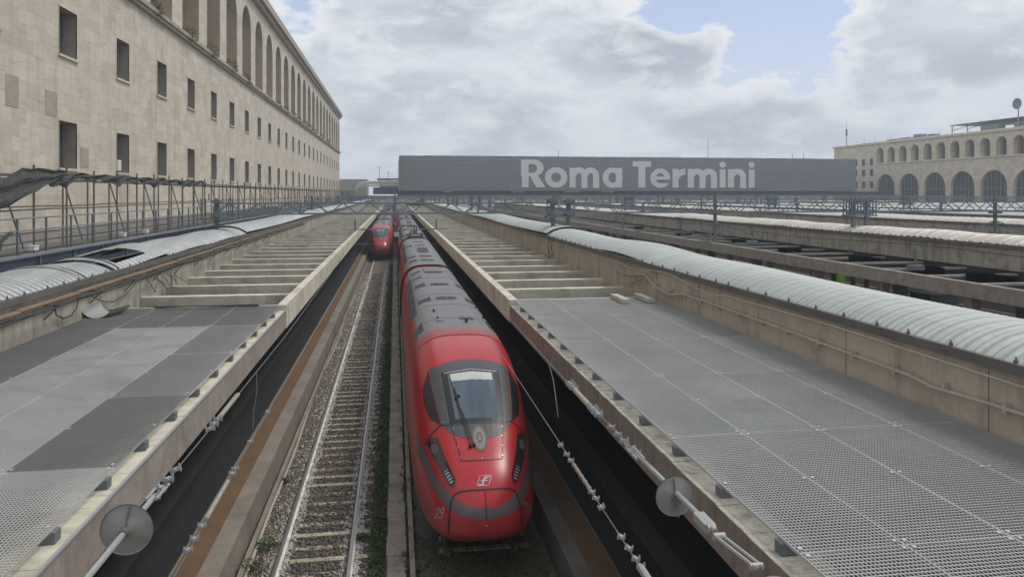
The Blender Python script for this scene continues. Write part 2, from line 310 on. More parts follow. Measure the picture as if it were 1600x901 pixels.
# ------------------------------------------------------------------ tracks
RAILPROF=[(-.07,-.17),(.07,-.17),(.07,-.155),(.012,-.13),(.012,-.04),(.036,-.03),(.036,-.003),(.028,0),(-.028,0),(-.036,-.003),(-.036,-.03),(-.012,-.04),(-.012,-.13),(-.07,-.155)]
def track(cx,y0,y1,label,detail=True):
    t=thing('railway_track',label,'railway track',(cx,y0,-.2))
    for s in (-1,1):
        m=MB(); x=cx+s*.7535; n=len(RAILPROF)
        for y in (y0,y1): m.v+=[(x+a,y,b) for a,b in RAILPROF]
        for k in range(n):
            j=(k+1)%n; m.f.append((k,j,j+n,k+n)); zz=(RAILPROF[k][1]+RAILPROF[j][1])/2
            m.m.append(0 if zz>-.02 else (2 if detail and RAILPROF[k][0]>0 and zz<-.02 and k<5 else 1))
        m.f.append(tuple(range(n))[::-1]); m.m.append(1)
        m.build('rail',['rail','rust','lime'],t)
    n=int((y1-y0)/.6); first=None
    def slp(m,y,j=0): m.box(cx-.9+j,cx+1.12+j,y-.085,y+.085,-.34,-.16)
    m=MB(); slp(m,y0+.3); first=m.build('sleeper','sleeper',t)
    for k in range(1,min(n,100)):
        cp(first,dy=.6*k,dx=random.uniform(-.03,.03),dz=random.uniform(-.03,.006))
    if n>100:
        m=MB()
        for k in range(100,n): slp(m,y0+.3+.6*k)
        m.build('distant_sleepers','sleeper',t,kind='stuff')
    return t
track(-1.7,12,300,'empty railway track with limewashed rails beside the walkway slabs')
track(1.88,16.2,300,'railway track underneath the large red train in front')
for i in range(1,8):
    for s in (-1.8,1.8):
        track(PITCH*i+s,12,240,'dark railway track, %s of the pair in the %s trench right of the red trains'%('left' if s<0 else 'right',['','first','second','third','fourth','fifth','sixth','seventh'][i]),False) if i<3 else None
def stones(name,n,xf,yr,mats,pw,size=(.02,.045),zb=-.2):
    # low poly stones, numpy built
    base=np.array([(1,0,0),(-1,0,0),(0,1,0),(0,-1,0),(0,0,1),(0,0,-.6)],float); tri=np.array([(0,2,4),(2,1,4),(1,3,4),(3,0,4),(2,0,5),(1,2,5),(3,1,5),(0,3,5)])
    y=yr[0]+(yr[1]-yr[0])*RNG.random(n)**1.7; x,mi=xf(n,y)
    s=RNG.uniform(size[0],size[1],n)*(1+np.maximum(0,y-22)*.02); sc=RNG.uniform(.6,1.3,(n,3))*s[:,None]
    a=RNG.uniform(0,2*math.pi,n); jit=RNG.uniform(.7,1.3,(n,6,3))
    P=base[None]*jit*sc[:,None,:]; c,q=np.cos(a),np.sin(a)
    X=P[:,:,0]*c[:,None]-P[:,:,1]*q[:,None]; Y=P[:,:,0]*q[:,None]+P[:,:,1]*c[:,None]
    V=np.stack([X+x[:,None],Y+y[:,None],P[:,:,2]+zb+RNG.uniform(0,.03,n)[:,None]],-1).reshape(-1,3)
    F=(tri[None]+6*np.arange(n)[:,None,None]).reshape(-1,3)
    me=bpy.data.meshes.new(name); me.vertices.add(len(V)); me.vertices.foreach_set('co',V.ravel()); me.loops.add(F.size); me.loops.foreach_set('vertex_index',F.ravel().astype(np.int32))
    me.polygons.add(len(F)); me.polygons.foreach_set('loop_start',(np.arange(len(F))*3).astype(np.int32)); me.polygons.foreach_set('loop_total',np.full(len(F),3,np.int32))
    me.polygons.foreach_set('material_index',np.repeat(mi,8).astype(np.int32))
    for k in mats: me.materials.append(M[k])
    me.update(); o=bpy.data.objects.new(name,me); COL.objects.link(o); o['kind']='stuff'; return o
def xf(n,y):
    x=RNG.uniform(-3.25,-.25,n); mi=np.where(RNG.random(n)<.42,1,0)
    tan=(x<-2.55)|((y>19)&(y<25)&(RNG.random(n)<.6)); mi=np.where(tan&(RNG.random(n)<.75),1,mi)
    lim=RNG.random(n)<.2
    rx=np.where(RNG.random(n)<.5,-1.7-.7535,-1.7+.7535); sh=RNG.random(n)<.16; x=np.where(sh,RNG.uniform(-3.1,-2.55,n),x); mi=np.where(sh,np.where(RNG.random(n)<.3,2,1),mi); x=np.where(lim,rx+RNG.choice([-1,1],n,p=[.35,.65])*np.abs(RNG.normal(.13,.05,n)),x); mi=np.where(lim,2,mi)
    return x,mi
o=stones('ballast_stones',60000,xf,(14,75),['st1','st2','st3'],None); o['label']='grey and tan ballast stones with limewash along the rails'; o['category']='ballast'
# walkway slabs, kerb and low pipes
def walkway():
    y=12.0; k=0
    m=MB()
    while y<120:
        l=random.uniform(.9,1.15) if y<60 else 6
        m.box(-.17+random.uniform(-.015,.015),.24+random.uniform(-.015,.015),y,y+l-.025,-.3,-.07+random.uniform(-.012,.012)); y+=l
    structure(m.build('walkway_slabs','paver'))
    m=MB(); y=12
    while y<120: m.box(.31,.42,y,y+2.0-.02,-.3,-.02+random.uniform(-.005,.005)); y+=2.0
    structure(m.build('walkway_kerb','paver'))
walkway()
m=MB(); m.tube([(-3.08+.05*math.sin(y*.35)+(.12 if y<19 else 0)*(19-y)/5,y,-.12+.02*math.sin(y)) for y in np.arange(12,60,1.2)],.035)
m.build('drain_pipe','cablel',loc=(-3.08,12,-.12),label='thin pale pipe lying on the ballast along the left platform face',category='pipe')
m=MB(); m.box(-3.18,-3.08+.0,12,100,-.3,-.02); structure(m.build('platform_footing','coping'))
def leaves(m,c,r,h,n,size,mi=0):
    for _ in range(n):
        a=random.uniform(0,6.283); q=math.sqrt(random.random())*r; z=random.random()**1.3*h*(1-.5*q/r)
        p=Vector((c[0]+q*math.cos(a),c[1]+q*math.sin(a),c[2]+z)); d=Vector((random.uniform(-1,1),random.uniform(-1,1),random.uniform(-.2,1))).normalized()
        e=d.cross(Vector((random.uniform(-1,1),random.uniform(-1,1),random.uniform(-1,1)))).normalized(); s=size*random.uniform(.5,1.4)
        m.face([p-e*s*.3,p+d*s,p+e*s*.3,p-d*s*.2],mi if random.random()<.8 else 1)
m=MB()
for _ in range(2000):
    y=13.5+70*random.random()**1.8; big=random.random()<.3
    x=random.choice([-.33,-.33,-.3,.285,.29,-.42,.27])+random.gauss(0,.06); leaves(m,(x,y,-.19),.09 if not big else .16,.08 if not big else .2,14 if not big else 34,.05+.0006*y)
for _ in range(900): leaves(m,(random.uniform(.45,3.25),random.uniform(13,17.4),-.24),.16,.13,16,.05)
for x,y,r,h in ((-3.0,16.2,.25,.35),(-2.85,17.2,.25,.3),(-3.1,15.2,.3,.3),(-.75,17.3,.14,.2),(-3.0,21,.12,.2)): leaves(m,(x,y,-.2),r,h,240,.06)
m.build('weeds',['leaf','leafd'],kind='stuff',label='green weeds growing between the walkway slabs and the ballast',category='weeds')
# ------------------------------------------------------------------ platform canopies
EDGE=5.86    # half width of a canopy from its platform centre; wall at 1.09
def archroof(c,y0,y1,step,sag=None,lam=.18,amp=.028,rise=.36,half=1.16,zb=5.42,name='barrel_roof',mt='sheet',parent=None,seg=14,trap=True,skip=None):
    m=MB(); ys=np.arange(y0,y1+1e-6,step); nv=seg+1
    for y in ys:
        ph=(y/lam)%1; a=amp*(1 if ph<.3 else (1-(ph-.3)/.2 if ph<.5 else (0 if ph<.8 else (ph-.8)/.2))) if amp else 0
        dz=sag(y) if sag else 0
        for k in range(nv):
            t=math.pi*k/seg; u=-math.cos(t); hh=math.sqrt(max(0,1-(u*.86)**2)); h0=math.sqrt(1-.86**2); hz=(hh-h0)/(1-h0)
            m.v.append((c+u*half,y,zb+dz+rise*hz+a))
    for i in range(len(ys)-1):
        for k in range(seg):
            if skip and skip(ys[i],k): continue
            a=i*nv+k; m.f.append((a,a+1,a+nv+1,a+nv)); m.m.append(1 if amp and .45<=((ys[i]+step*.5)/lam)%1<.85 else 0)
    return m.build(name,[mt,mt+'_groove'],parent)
def canopy(i,c):
    side=(-1,1)
    names={0:'pale concrete platform canopy left of the red trains with gratings at its near end',1:'pale concrete platform canopy right of the large red train with gratings at its near end',
      2:'second canopy to the right, open dark beams and stained wall under a cream barrel roof',3:'third canopy to the right with a pale barrel roof seen beyond the stained wall'}
    ords=['','','','','fourth','fifth','sixth','seventh','eighth']
    t=thing('platform_canopy',names.get(i,'%s platform canopy right of the large red train, far strip of roof'%ords[i]),'canopy',(c,2,0),'canopies over the platforms')
    near=i<2; y1=300 if near else 205
    for s in side:
        if i==0 and s<0: continue
        e=c+s*(6.22 if (i==0) else 5.88); w=c+s*1.09
        if near:
            inner=(i==0 and s>0) or (i==1 and s<0)
            ye=23.35
            # rusty fascia and ledge in the near part, raised pale beam farther on
            m=MB(); m.box(*sorted((e,e-s*.22)),2,y1,3.68,4.19); m.build('fascia_beam','fascia' if i==1 else 'fascial',t)
            if i==0: m=MB(); m.box(*sorted((e+s*.02,e-s*.02)),2,ye,4.205,4.235); m.build('edge_strip','galvm',t)
            m=MB(); ys=np.arange(2,ye,.35)
            for y in ys:
                j=random.uniform(0,.02); m.box(*sorted((e-s*(.0+j*.5),e-s*.5)),y,min(y+.35,ye),4.192,4.20+random.uniform(0,.012))
            m.build('ledge','ledge' if i==1 else 'rib',t)
            m=MB(); m.box(*sorted((e+s*.012,e-s*.26)),ye,y1,4.192,4.37); m.box(*sorted((e+s*.01,e-s*.19)),ye,y1,3.66,4.19); m.build('edge_beam','rib',t)
            m=MB(); m.box(*sorted((e-s*.22,w)),2,y1,3.66,3.80); m.build('roof_slab','tar',t)
            m=MB(); m.box(*sorted((w+s*.001,e-s*.262)),26.4-2.85,26.4-2.85+.42,3.8,4.29); r0=m.build('rib','rib',t)
            k=1; y=26.4
            while y<y1-3 and k<99: cp(r0,dy=2.85*k,dz=random.uniform(-.015,.01)); k+=1; y+=2.85
            m=MB(); m.box(*sorted((e-s*.12,e-s*.45)),2.6,2.74,4.212,4.325); b0=m.build('support_block','steel',t)
            for q in range(1,15): cp(b0,dy=1.38*q)
            m=MB()
            for y in np.arange(2.6,23,1.38): m.box(*sorted((e-s*.46,w+s*.02)),y,y+.14,3.8,4.325)
            m.build('support_frame','tar',t)
        else:
            m=MB(); m.box(*sorted((e,e-s*.28)),2,y1,3.62,4.22); m.build('fascia_beam','fascial',t)
            m=MB(); m.box(*sorted((e-s*.281,w)),8,8.2,4.10,4.20)
            r0=m.build('cross_beam','conc',t)
            m=MB(); m.box(*sorted((e-s*.282,w)),2,y1,3.64,3.70); m.build('tarred_slab','tar',t)  # black sheet stands in for the shade between the open beams
            if s<0:
                k=1
                while 8+3.0*k<y1 and k<66: cp(r0,dy=3.0*k); k+=1
            m=MB()
            if i==2:   # broken remnants of the old slab panels
                for (ya,xa,l) in ((27.2,24.6,1.6),(31,24.4,1.0),(36.3,24.9,1.4),(43,24.2,1.2),(52,25,1.6),(61,24.5,1.5),(74,24.6,2)):
                    m=MB(); m.box(xa,xa+1.0,ya,ya+l,3.95,4.3); m.build('broken_slab_remnant','conc',t)

                m=MB(); m.box(c-4.3,c-1.6,20,24.6,3.9,4.26); m.build('broken_slab_remnant','conc',t)
        wm='plaster' if i==1 else ('plasterb')
        m=MB(); m.box(*sorted((w,w-s*.14)),2,y1,3.4 if i<2 else 4.3,5.36); m.build('upstand_wall',wm,t)
        if i>=2: m=MB(); m.box(*sorted((w-s*.02,w-s*.13)),2,y1,3.4,4.299); m.build('void_edge','tar',t)  # near-black strip paints the void shade below the wall
        m=MB(); 
        if i<2: # vertical joints
            for y in np.arange(6,120,3.4): m.box(*sorted((w+s*.004,w)),y,y+.015,3.82,5.3)
            m.build('wall_joints','gutter',t)
        m=MB(); m.box(*sorted((w-s*.002,w-s*.16)),2,y1,5.361,5.40); m.build('wall_coping','conc',t)
        m=MB(); m.box(*sorted((w+s*.13,w+s*.004)),2,y1,5.30,5.45); m.build('gutter','gutter',t)
    # columns
    m=MB(); m.box(c-.3,c+.3,4,4.5,.556,3.66); c0=m.build('column','plaster' if i!=2 else 'conc',t)
    for k in range(1,24 if i<4 else 6): cp(c0,dy=8.5*k)
    if i==2:
        m=MB(); m.box(c-5.3,c-4.9,10,10.5,.556,3.7); c0=m.build('column','plasterb',t)
        for k in range(1,20): cp(c0,dy=5.6*k)
    # barrel roof
    if i==1:
        sg=lambda y: .10*math.exp(-((y-27.5)/3)**2)-.05*math.exp(-((y-22.5)/2.2)**2)+(.03*math.sin(y*.35)) -(.0 if y>40.3 else -.0)
        archroof(c,4,40.2,.04,sg,parent=t)
        archroof(c,40.0,90,.04,lambda y:.10+.04*math.sin(y*.2)-.06*(y-40)/50,parent=t,half=1.2)
        archroof(c,89.9,y1,2,lambda y:.06,parent=t,amp=0)
    elif i==0:
        archroof(c,4,21.8,.04,lambda y:-.10+.01*y*.3,lam=.28,amp=.04,mt='sheetg',parent=t)
        archroof(c,21.55,24.2,.04,lambda y:.02-.05*(y-21.5),mt='sheetg',parent=t,half=1.14)
        archroof(c,24.0,29.3,.04,lambda y:-.02+.03*(y-24),mt='sheetg',parent=t,half=1.2,skip=lambda y,k:24.6<y<27.4 and 5<k<11 and not(k==6 and y>26.8))
        archroof(c,29.1,44,.04,lambda y:.06+.02*math.sin(y),mt='sheetg',parent=t)
        archroof(c,43.8,90,.04,lambda y:.14+.03*math.sin(y*.2),mt='sheetg',parent=t,half=1.2)
        archroof(c,89.9,y1,2,lambda y:.14,parent=t,amp=0,mt='sheetg')
        m=MB(); m.box(c-1,c+1,4,60,5.2,5.3); m.build('duct_floor','dark',t)
        m=MB()
        for ya,za in ((21.8,0.02),(24.2,.06),(29.3,.13),(44,.16)):
            pts=[(c-math.cos(math.pi*k/14)*1.18,ya,5.42+za+.36*((math.sqrt(1-(math.cos(math.pi*k/14)*.86)**2)-.51)/.49)) for k in range(15)]
            m.tube(pts,.02,5)
        m.build('roof_seam','cable',t)
    elif i==2:
        archroof(c,4,70,.09,lambda y:.03*math.sin(y*.4)+.02*math.sin(y*1.3),parent=t,lam=.5,amp=.06,mt='sheetw',seg=10); archroof(c,70,y1,3,None,parent=t,amp=0,mt='sheetw',seg=10)
    else:
        archroof(c,20,y1,.2 if i==3 else 2,lambda y:.02*math.sin(y*.4),parent=t,lam=.8,amp=.04 if i==3 else 0,mt='sheetw' if i%2 else 'sheet',seg=8)
    if i<3:   # fixing bolts on the eaves
        s=1 if i==0 else -1
        m=MB(); x=c+s*1.17; m.box(x-.02,x+.02,8,8.04,5.45,5.50); m.tube([(x,8.02,5.42),(x,8.02,5.54)],.012,5); b0=m.build('fixing_bolt','gutter',t)
        for k in range(1,44): cp(b0,dy=.95*k+random.uniform(-.12,.12))
    return t
CAN=[canopy(i,c) for i,c in enumerate(CENT)]
# left half of the left canopy: service deck under the scaffold
m=MB(); m.box(-18,-10.6,2,260,4.9,5.15); m.build('service_deck','slab',CAN[0])
# ------------------------------------------------------------------ gratings
def grating_mesh(wd,ln,cell,mt,bar=.0075,deep=.014):
    m=MB(); nx=int(wd/(cell*1.05)); ny=int(ln/(cell*1.5))
    for k in range(1,ny): y=ln*k/ny; m.box(0.01,wd-.01,y-bar*.75,y+bar*.75,-deep,0)
    for k in range(1,nx): x=wd*k/nx; m.box(x-bar*.4,x+bar*.4,.01,ln-.01,-deep*.9,-.001)
    return m
def frame_mesh(wd,ln):
    m=MB(); f=.007
    m.box(0,wd,0,f,-.03,.003); m.box(0,wd,ln-f,ln,-.03,.003); m.box(0,f,f,ln-f,-.03,.003); m.box(wd-f,wd,f,ln-f,-.03,.003); return m
def clip_mesh(wd,ln):
    m=MB()
    for yy in (ln*.02,ln*.5,ln*.98):
        pass
    return m
ordn=['first','second','third','fourth','fifth','sixth']
PROT={}
def panel(x,y,wd,ln,mt,cell,label,group):
    key=(round(wd,3),round(ln,3),mt,cell)
    t=thing('grating_panel',label,'grating',(x,y,4.362+random.uniform(-.002,.002)),group)
    if key not in PROT:
        keep=[]; 
        ORG[t.name]=Vector((0,0,0))
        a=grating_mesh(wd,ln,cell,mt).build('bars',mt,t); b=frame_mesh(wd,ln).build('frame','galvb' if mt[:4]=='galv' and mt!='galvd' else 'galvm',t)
        m=MB(); m.box(.03,.065,ln*.02-.012,ln*.02+.03,.001,.012); c=m.build('clip','galvb',t); PROT[key]=[a,b,c]
        for yy,xx in ((0,1),(.48,0),(.48,1),(.96,0),(.96,1)): PROT[key].append(cp(c,t,dx=xx*(wd-.1),dy=yy*ln))
    else:
        for o in PROT[key]: cp(o,t)
XR=[3.77,4.875,6.03,7.26,8.37]; YR=[3.1+3.375*k for k in range(7)]
cn=['column beside the track','second column from the track','third column from the track','column beside the wall']
for r in range(6):
    for q in range(4):
        panel(XR[q]+.004,YR[r]+.004,XR[q+1]-XR[q]-.008,3.367,random.choice(['galv','galv','galvy']),.040,'right canopy grating, %s row from the ribs, %s'%(ordn[5-r],cn[q]),'grating panels on the right canopy')
XL=[3.43,4.70,5.87,6.95,8.37]
for r in range(6):
    for q in range(4):
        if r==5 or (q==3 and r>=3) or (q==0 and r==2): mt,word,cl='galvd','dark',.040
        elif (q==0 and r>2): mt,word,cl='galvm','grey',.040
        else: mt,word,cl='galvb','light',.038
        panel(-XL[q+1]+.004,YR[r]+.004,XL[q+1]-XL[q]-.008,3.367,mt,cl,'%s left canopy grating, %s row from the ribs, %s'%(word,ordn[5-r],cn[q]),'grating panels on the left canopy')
# two concrete blocks lying by the last rib
for k,(x,lab) in enumerate(((7.05,'left'),(7.85,'right'))):
    m=MB(); m.box(x-.12,x+.12,22.0,23.3,4.38,4.50); m.box(x-.10,x+.10,22.3,22.9,4.50,4.512)
    m.build('concrete_block','brick',loc=(x,22,4.38),label='%s one of two pale concrete blocks lying on the grating by the ribs'%lab,category='block',group='concrete blocks on the grating')
# wall services, right
m=MB(); m.tube([(8.33,y,z) for y,z in ((27.14,4.44),(27.14,4.9),(25.82,4.83),(23.95,5.02),(22.96,4.74),(21.66,4.65),(20.54,4.83),(17.99,4.83),(15.33,4.82),(12.57,4.79),(10.95,4.78),(10.46,4.72),(9.42,4.77),(7.5,4.83),(4,4.8))],.030,8)
t=m.build('wall_conduit','cablel',loc=(8.33,15,4.8),label='pale wavy conduit pipe clipped along the beige wall',category='pipe')
m=MB(); m.box(8.3,8.40,9.0,9.05,4.72,4.86); b0=m.build('clip','cablel',t)
for k in range(1,16): cp(b0,dy=1.15*k)
m=MB(); m.tube([(8.34,y,z) for y,z in ((26.6,4.52),(25.6,4.55),(24.6,4.8),(23.8,5.0))],.02); m.tube([(8.34,y,z) for y,z in ((23.8,5.0),(23,4.78),(22.2,4.72),(21.4,4.85),(21.1,5.0),(21.3,5.08))],.014)
m.build('hanging_cable','cablel',loc=(8.34,25,4.5),label='loose thin cable looping down the beige wall near the conduit end',category='cable')
m=MB(); pts=[]
for y in np.arange(4,60,.6): pts.append((8.27,y,5.20+.025*math.sin(y*.6)+(.10*math.sin((y-20)*.9) if 18<y<26 else 0)))
m.tube(pts,.016,6); m.build('eaves_pipe','cablel',loc=(8.27,4,5.3),label='wavy pale pipe running just under the right barrel roof eaves',category='pipe')
m=MB(); m.box(8.38,8.411,23.0,23.5,4.98,5.2); m.build('wall_patch','patch',CAN[1]); m=MB(); m.box(8.38,8.411,19.6,20.3,4.86,5.12); m.build('wall_patch','patch',CAN[1])
for k,y in enumerate((38.8,39.8)):
    m=MB(); m.tube([(8.34,y,5.3),(8.3,y+.2,4.9),(8.33,y-.1,4.5),(8.2,y+.5,4.3)],.02)
    m.build('dangling_cable','cable',loc=(8.34,y,4.4),label='dark cable dangling down the beige wall, %s of the two by the gantry post'%('nearer' if k==0 else 'farther'),category='cable',group='dangling cables on the beige wall')
# wall services, left
m=MB(); m.tube([(27.2,y,4.95+.12*math.sin(y*.23)) for y in np.arange(18,70,2)],.02,5)
m.build('wall_cable','cable',loc=(27.2,18,4.95),label='thin dark cable strung along the stained wall of the second canopy',category='cable')
t=thing('timber_rail','long weathered brown timber rail along the top of the left canopy wall','rail',(-8.3,4,5.1))
m=MB(); y=4
while y<70:
    l=random.uniform(2.6,3.4); dz=random.uniform(-.015,.015); m.box(-8.40,-8.22,y,y+l-.02,5.06+dz+(.004*(y-4) if y<44 else .16),5.11+dz+(.004*(y-4) if y<44 else .16)); y+=l
m.build('plank','wood',t)
m=MB()
for k in range(3): m.tube([(-8.12+.03*k,y,4.99+.05*k+.03*math.sin(y*(.7+.2*k))) for y in np.arange(4,72,.8)],.016,5)
m.build('cable_bundle','cable',t)
m=MB()
for y in np.arange(6,60,2.7): m.beam((-8.4,y,4.7),(-8.1,y,5.03),.03); m.box(-8.4,-8.06,y-.02,y+.02,5.03,5.06)
m.build('brackets','gutter',t)
m=MB()
m.tube([(-8.3,y,z) for y,z in ((19.8,5.02),(19.9,4.75),(20.3,4.6),(20.8,4.6),(21.1,4.75),(21.25,5.02))],.018)
m.tube([(-8.3,y,z) for y,z in ((22,4.95),(22.7,4.7),(23.7,4.52),(24.6,4.6),(25.6,4.85))],.014)
for k in range(9):
    y=26.5+k*.35; m.tube([(-8.3,y,5.0),(-8.1,y+random.uniform(-.5,.5),4.7),(-7.9+random.uniform(-.2,.2),y+random.uniform(-.7,.7),4.4)],.012,5)
m.build('tangled_cables','cable',loc=(-8.3,20,4.6),label='tangle of loose black cables hanging down the left canopy wall',category='cable')
m=MB(); n=12; r=.42
for k in range(n):
    a0=math.pi*(1.05+.8*k/n); a1=math.pi*(1.05+.8*(k+1)/n)
    p=lambda a,x,y:(-8.05+x+r*math.cos(a),y,4.78+r*math.sin(a))
    for (rr,fl) in ((0,1),(.015,-1)):
        q=[p(a0,0,21.7),p(a1,0,21.7),p(a1,.2,22.6),p(a0,.2,22.6)]; q=[(x,y,z-rr) for x,y,z in q]; m.face(q[::fl])
m.build('curled_sheet','galvm',loc=(-8.05,22,4.4),label='curled grey sheet of metal lying on the left gratings by the wall',category='metal sheet')
m=MB()
for k in range(4): m.tube([(-7.0+.9*q+.0,23.2-.08*k+.1*math.sin(q+k),4.40+.02*k) for q in np.arange(0,3.4,.3)],.018,5)
m.build('lying_cables','cable',loc=(-6,23,4.4),label='black cables lying across the dark gratings beside the last left rib',category='cable')
m=MB(); m.box(-7.62,-7.52,14.9,15.0,4.37,4.385); m.beam((-7.6,14.95,4.38),(-7.5,15.05,4.45),.06,.02)
m.build('litter_scrap','litter',loc=(-7.57,14.95,4.37),label='small crumpled pinkish scrap of litter lying on the dark left gratings',category='litter')
# white junction boxes on the navy parapet
for y,w in ((25.9,'nearest'),(33.9,'middle'),(36.8,'farthest')):
    m=MB(); m.box(-11.65,-11.45,y,y+.3,5.93,6.06); m.box(-11.67,-11.43,y-.02,y+.32,6.06,6.085)
    m.build('junction_box','white',loc=(-11.5,y,5.93),label='%s of three small white junction boxes on the navy parapet rail'%w,category='box',group='junction boxes on the parapet')
# navy parapet
t=thing('parapet_railing','dark navy parapet with a pale top rail between barrel roof and scaffold','railing',(-11.3,4,5.1))
m=MB(); m.box(-11.35,-11.30,4,235,5.15,5.78); m.build('panel','navy',t)
m=MB(); m.box(-11.40,-11.2,4,235,5.785,5.86); m.build('top_rail','steelb',t)
m=MB(); m.box(-11.297,-11.24,5,5.08,5.15,5.78); p0=m.build('post','steel',t)
for k in range(1,70): cp(p0,dy=2.6*k)
t=thing('mesh_fence','grey mesh fence with handrails standing in front of the scaffold','fence',(-12,4,5.1))
m=MB()
for z in (6.95,6.55): m.tube([(-12,4,z),(-12,200,z)],.028,6)
m.build('handrail','steelb',t)
m=MB(); m.beam((-12,6,5.15),(-12,6,6.95),.06); p0=m.build('post','steel',t)
for k in range(1,80): cp(p0,dy=2.0*k)
m=MB()
for y in np.arange(14,80,.075): m.box(-12.006,-11.998,y,y+.014,5.2,6.5)
for z in np.arange(5.2,6.5,.075): m.box(-11.998,-11.99,4,80,z,z+.014)
m.box(-12.005,-11.995,80,200,5.2,6.1); m.build('mesh_panel','steel',t)
# ------------------------------------------------------------------ scaffold
def scaffold():
    t=thing('scaffold','long run of scaffold tubes in front of the travertine building','scaffold',(-13,23,5.15))
    Y0=23.0; n=48; dy=2.62
    m=MB(); m.tube([(-12.5,Y0,5.15),(-12.5,Y0,8.78)],.038,8); m.tube([(-12.5,Y0,8.2),(-12.5,Y0,8.3)],.045,8); a=m.build('front_post','scaf',t)
    m=MB(); m.tube([(-14.2,Y0+1.2,5.15),(-14.2,Y0+1.2,8.66)],.038,8); b=m.build('rear_post','scaf',t)
    m=MB(); m.tube([(-14.2,Y0+1.25,8.35),(-13.6,Y0+1.7,5.7)],.034,6); c=m.build('brace','scaf',t); m=MB(); m.tube([(-12.4,Y0-.0,8.3),(-14.4,Y0,8.3)],.024,6); d=m.build('transom','scaf',t)
    for k in range(1,n):
        cp(a,dy=dy*k,dz=random.uniform(-.08,.03)); cp(b,dy=dy*k,dz=random.uniform(-.1,.02))
        if k%2==0: cp(c,dy=dy*k)
        cp(d,dy=dy*k)
    for x,z,l in ((-12.5,8.40,1),(-12.5,7.2,1),(-12.5,6.1,1),(-14.2,8.42,1),(-14.2,7.25,1),(-12.55,5.75,1),(-14.2,6.2,1)):
        m=MB(); m.tube([(x+.03,y,z+.02*math.sin(y*.7+x)) for y in np.arange(14,150,2.62)],.032,6); m.build('ledger','scaf',t)
    m=MB(); 
    for y in np.arange(24,140,5.24): m.box(-14.2,-12.6,y,y+4.9,5.5,5.55)
    m.build('planks','wood',t)
    # far continuation, one mesh
    m=MB()
    for k in range(38):
        y=Y0+dy*(n+k); m.beam((-12.5,y,5.15),(-12.5,y,8.7),.06); m.beam((-14.2,y,5.15),(-14.2,y,8.6),.06)
    for z in (8.4,7.2,6.1): m.beam((-12.5,146,z),(-12.5,240,z),.05); m.beam((-14.2,146,z),(-14.2,240,z),.05)
    m.build('far_scaffold_run','scaf',t)
scaffold()
def net():
    m=MB(); ys=np.arange(27.5,52,.22); top=lambda y:8.52+.03*math.sin(y*2.4)
    P=[]
    for y in ys:
        d=.30+.12*math.sin(y*1.1)+.06*math.sin(y*3.7)
        if 29.2<y<31: d+=.15
        row=[]
        for k in range(6): row.append((-12.43+.05*math.sin(k*1.4+y*3),y,top(y)+.05-d*k/5))
        P.append(row)
    for i in range(len(P)-1):
        for k in range(5): m.face([P[i][k],P[i+1][k],P[i+1][k+1],P[i][k+1]])
    # the end that hangs down towards the camera
    U=14
    for i in range(U):
        for k in range(8):
            def q(a,b):
                u=a/U; v=b/8; y=30.4-7.4*u; hi=8.64 if u<.42 else 8.64-1.9*(u-.42)**.9; lo=8.45-2.0*u**1.15
                return (-12.38+.05*math.sin(v*11+u*9)+.10*v,y+.05*math.sin(v*7),hi+(lo-hi)*v+.03*math.sin(u*31))
            m.face([q(i,k),q(i+1,k),q(i+1,k+1),q(i,k+1)])
    m.build('debris_net','net',loc=(-12.4,30,8.5),label='torn black debris net draped over the scaffold top at the left',category='net')
    m=MB()
    for k in range(40):
        y=62+k*.12; d=.25*math.sin(math.pi*k/40)
        m.face([(-12.42,y,8.45),(-12.42,y+.12,8.45),(-12.35,y+.12,8.4-d),(-12.35,y,8.4-d)])
    m.build('debris_net','net',loc=(-12.4,63,8.4),label='small sagging piece of black net on the far part of the scaffold',category='net')
    m=MB(); random.seed(3)
    for k in range(30):
        p=Vector((-12.9+random.uniform(-.4,.4),random.uniform(22,26.5),5.3+random.random()*.9)); 
        m.beam(p,p+Vector((random.uniform(-.4,.4),random.uniform(-.9,.9),random.uniform(-.5,.6))),.05,.12)
    m.build('rubbish_heap','net',loc=(-12.9,24,5.2),label='heap of dark rubbish under the hanging net at the left edge',category='rubbish')
net()
# ------------------------------------------------------------------ left travertine building
def arch_pts(yc,hw,zs,n=14): return [(yc+hw*math.cos(math.pi*k/n),zs+hw*math.sin(math.pi*k/n)) for k in range(n+1)]
def arcade(m,X,y0,y1,z0,z1,bays,hw,zs,depth,sgn,mi=0,mr=0):
    # wall plane x=X with arched openings; sgn = direction into the building
    ed=y0
    edges=[y0]+[(bays[i]+bays[i+1])/2 for i in range(len(bays)-1)]+[y1]
    for i,yc in enumerate(bays):
        a,b=edges[i],edges[i+1]; P=arch_pts(yc,hw,zs)  # right to left
        m.face([(X,a,z0),(X,yc-hw,z0),(X,yc-hw,z1),(X,a,z1)],mi); m.face([(X,yc+hw,z0),(X,b,z0),(X,b,z1),(X,yc+hw,z1)],mi)
        for k in range(len(P)-1):
            (p,q),(r,s)=P[k],P[k+1]; m.face([(X,p,q),(X,p,z1),(X,r,z1),(X,r,s)],mi); m.face([(X,p,q),(X,r,s),(X+sgn*depth,r,s),(X+sgn*depth,p,q)],mr)
        for yy in (yc-hw,yc+hw): m.face([(X,yy,z0),(X,yy,zs),(X+sgn*depth,yy,zs),(X+sgn*depth,yy,z0)],mr)
        m.face([(X,yc-hw,z0),(X,yc+hw,z0),(X+sgn*depth,yc+hw,z0),(X+sgn*depth,yc-hw,z0)],mr)
